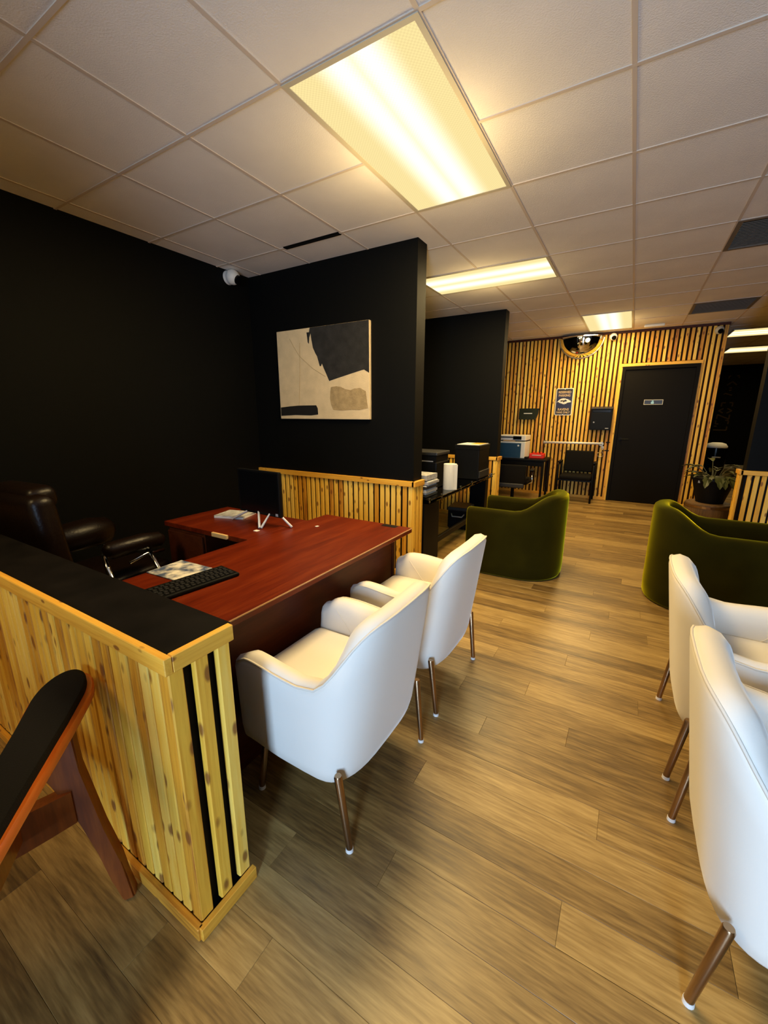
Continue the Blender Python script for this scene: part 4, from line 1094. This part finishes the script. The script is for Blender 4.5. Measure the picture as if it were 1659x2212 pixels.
bxo('plate', (-0.02, -0.005, 0.05, 0.02, 0.0, 0.11), 'bronze', t, 0.002, 1)
# cut marks on the slat right of the drop box
t = thing('wall_clip', 'small dark cable clip on the slats below the drop box', 'clip', (2.285, WF, 0.975))
bxo('clip', (-0.03, -0.006, -0.008, 0.03, 0.001, 0.008), 'black', t, 0.001, 1)
bxo('clip', (-0.04, -0.006, -0.145, 0.03, 0.001, -0.129), 'black', t, 0.001, 1)

# ------------------------------------------------------------------ plant on a wooden drum, pedestal, far letters
PX, PYY = 3.60, 5.95
t = thing('wood_drum', 'round banded wooden drum under the potted plant', 'stand', (PX, PYY, 0))
bm = bm_new(); lathe(bm, [(0.0, 0.0), (0.235, 0.0), (0.255, 0.10), (0.258, 0.20), (0.25, 0.272), (0.235, 0.28), (0.0, 0.28)], n=36); bmesh.ops.remove_doubles(bm, verts=bm.verts, dist=1e-5); sharpen(obj('body', bm, 'barrel', t))
for z in (0.045, 0.225):
    bm = bm_new(); lathe(bm, [(0.25, z), (0.2615, z), (0.2625, z + 0.03), (0.25, z + 0.03)], n=36); obj('hoop', bm, 'bronze', t)
t = thing('potted_plant', 'dark leafy plant in a tapered black pot on the wooden drum', 'potted plant', (PX + 0.01, PYY, 0.28))
bm = bm_new(); lathe(bm, [(0.0, 0.0), (0.14, 0.0), (0.15, 0.006), (0.225, 0.30), (0.242, 0.305), (0.242, 0.335), (0.222, 0.335), (0.20, 0.308), (0.0, 0.30)], n=36); bmesh.ops.remove_doubles(bm, verts=bm.verts, dist=1e-5); sharpen(obj('pot', bm, 'black', t))
bm = bm_new(); lathe(bm, [(0.0, 0.312), (0.192, 0.310)], n=24); bmesh.ops.remove_doubles(bm, verts=bm.verts, dist=1e-5); obj('soil', bm, 'soil', t)
bxo('price_tag', (-0.175, -0.155, 0.27, -0.13, -0.150, 0.32), 'paper_grey', t)
rl = random.Random(11)
def leaf(base, d, L_, W_, droop):
    """A lobed leaf as a thin curved sheet."""
    bm = bm_new(); s, up_ = frame_of(d); rows_ = []
    N_ = 9
    for k in range(N_ + 1):
        f = k / N_; c = base + d * (L_ * f) + Vector((0, 0, -droop * f * f))
        w_ = W_ * (math.sin(PI * min(1, f * 0.95 + 0.05)) ** 0.7) * (1.0 if k % 2 == 0 else 0.72)
        rows_.append([c - s * w_ + Vector((0, 0, 0.02 * w_ / W_)), c, c + s * w_ + Vector((0, 0, 0.02 * w_ / W_))])
    loft(bm, rows_); return bm
for k in range(22):
    a = rl.uniform(0, 2 * PI); el = rl.uniform(0.15, 1.25)
    top = Vector((0.05 * math.cos(a), 0.05 * math.sin(a), 0.31))
    mid = top + Vector((math.cos(a) * math.cos(el), math.sin(a) * math.cos(el), math.sin(el))) * rl.uniform(0.10, 0.24)
    bm = bm_new(); tube(bm, [top, (top + mid) / 2 + Vector((0, 0, 0.02)), mid], 0.004, 5); st = obj('stem', bm, 'stem', t)
    d = Vector((math.cos(a), math.sin(a), rl.uniform(-0.1, 0.5))).normalized()
    obj('leaf', leaf(mid, d, rl.uniform(0.12, 0.20), rl.uniform(0.035, 0.06), rl.uniform(0.03, 0.10)), 'leaf', st)
for a, el in ((-1.9, 0.3), (-1.5, 0.1), (-1.1, 0.2), (-1.35, 0.45)):
    top = Vector((0.03 * math.cos(a), 0.03 * math.sin(a), 0.31)); mid = top + Vector((math.cos(a) * 0.16, math.sin(a) * 0.16, 0.06))
    bm = bm_new(); tube(bm, [top, (top + mid) / 2 + Vector((0, 0, 0.03)), mid], 0.004, 5); st = obj('stem', bm, 'stem', t)
    obj('leaf', leaf(mid, Vector((math.cos(a), math.sin(a), 0.1)).normalized(), 0.19, 0.06, 0.16), 'leaf', st)
t = thing('lidded_pedestal', 'dark rounded bin with a pale domed top behind the plant', 'bin', (3.93, 8.4, 0))
bm = bm_new(); lathe(bm, [(0.0, 0.0), (0.14, 0.0), (0.15, 0.02), (0.16, 0.80), (0.155, 0.86), (0.0, 0.86)], n=28); bmesh.ops.remove_doubles(bm, verts=bm.verts, dist=1e-5); sharpen(obj('body', bm, 'black_gloss', t))
bm = bm_new(); lathe(bm, [(0.155, 0.861), (0.16, 0.885), (0.13, 0.93), (0.07, 0.95), (0.0, 0.953)], n=28); bmesh.ops.remove_doubles(bm, verts=bm.verts, dist=1e-5); obj('dome_top', bm, 'white', t, True)
bm = bm_new(); tube(bm, [(0.06, -0.162, 0.70), (-0.06, -0.162, 0.70)], 0.012, 8); obj('handle', bm, 'grey', t)
t = thing('letter_sign', 'faint vertical row of bronze letter shapes on the far dark wall', 'sign', (4.72, YFAR - 0.001, 0))
def stroke(name, segs, z, dx=0.0):
    bm = bm_new()
    for (x0, z0, x1, z1) in segs: tube(bm, [(x0 + dx, -0.008, z + z0), (x1 + dx, -0.008, z + z1)], 0.018, 6)
    obj(name, bm, 'glyph', t)
stroke('letter', [(-0.09, 0.03, -0.09, -0.03), (-0.09, 0.03, -0.05, 0.03), (0.07, 0.03, 0.12, 0.03), (0.12, 0.03, 0.12, -0.03)], 2.40, 0.02)
stroke('letter', [(-0.10, -0.04, 0.0, 0.05), (0.0, 0.05, 0.10, -0.04)], 2.24, 0.02)
stroke('letter', [(-0.02, 0.03, 0.03, 0.03), (-0.02, -0.03, 0.03, -0.03)], 2.10)
stroke('letter', [(-0.10, 0.0, -0.06, 0.03), (-0.06, 0.03, 0.08, -0.02)], 1.96, -0.02)
stroke('letter', [(-0.10, 0.05, -0.10, -0.05), (-0.02, 0.05, -0.10, 0.05), (0.06, 0.05, 0.13, 0.05), (0.13, 0.05, 0.13, -0.05)], 1.70, -0.02)
stroke('letter', [(-0.13, 0.0, -0.03, 0.06), (-0.13, 0.0, -0.03, -0.06), (0.15, 0.0, 0.05, 0.06), (0.15, 0.0, 0.05, -0.06)], 1.54, -0.03)
stroke('letter', [(-0.13, -0.06, -0.13, 0.06), (-0.13, 0.06, 0.13, -0.06), (0.13, -0.06, 0.13, 0.06)], 1.38, -0.04)
stroke('letter', [(-0.13, 0.05, -0.13, -0.05), (-0.13, -0.05, -0.06, -0.05), (0.14, 0.05, 0.14, -0.05), (0.07, 0.05, 0.14, 0.05)], 1.24, -0.05)
stroke('letter', [(-0.14, -0.05, 0.14, -0.05), (0.14, -0.05, 0.14, 0.05), (-0.14, 0.05, -0.08, 0.05)], 1.08, -0.06)
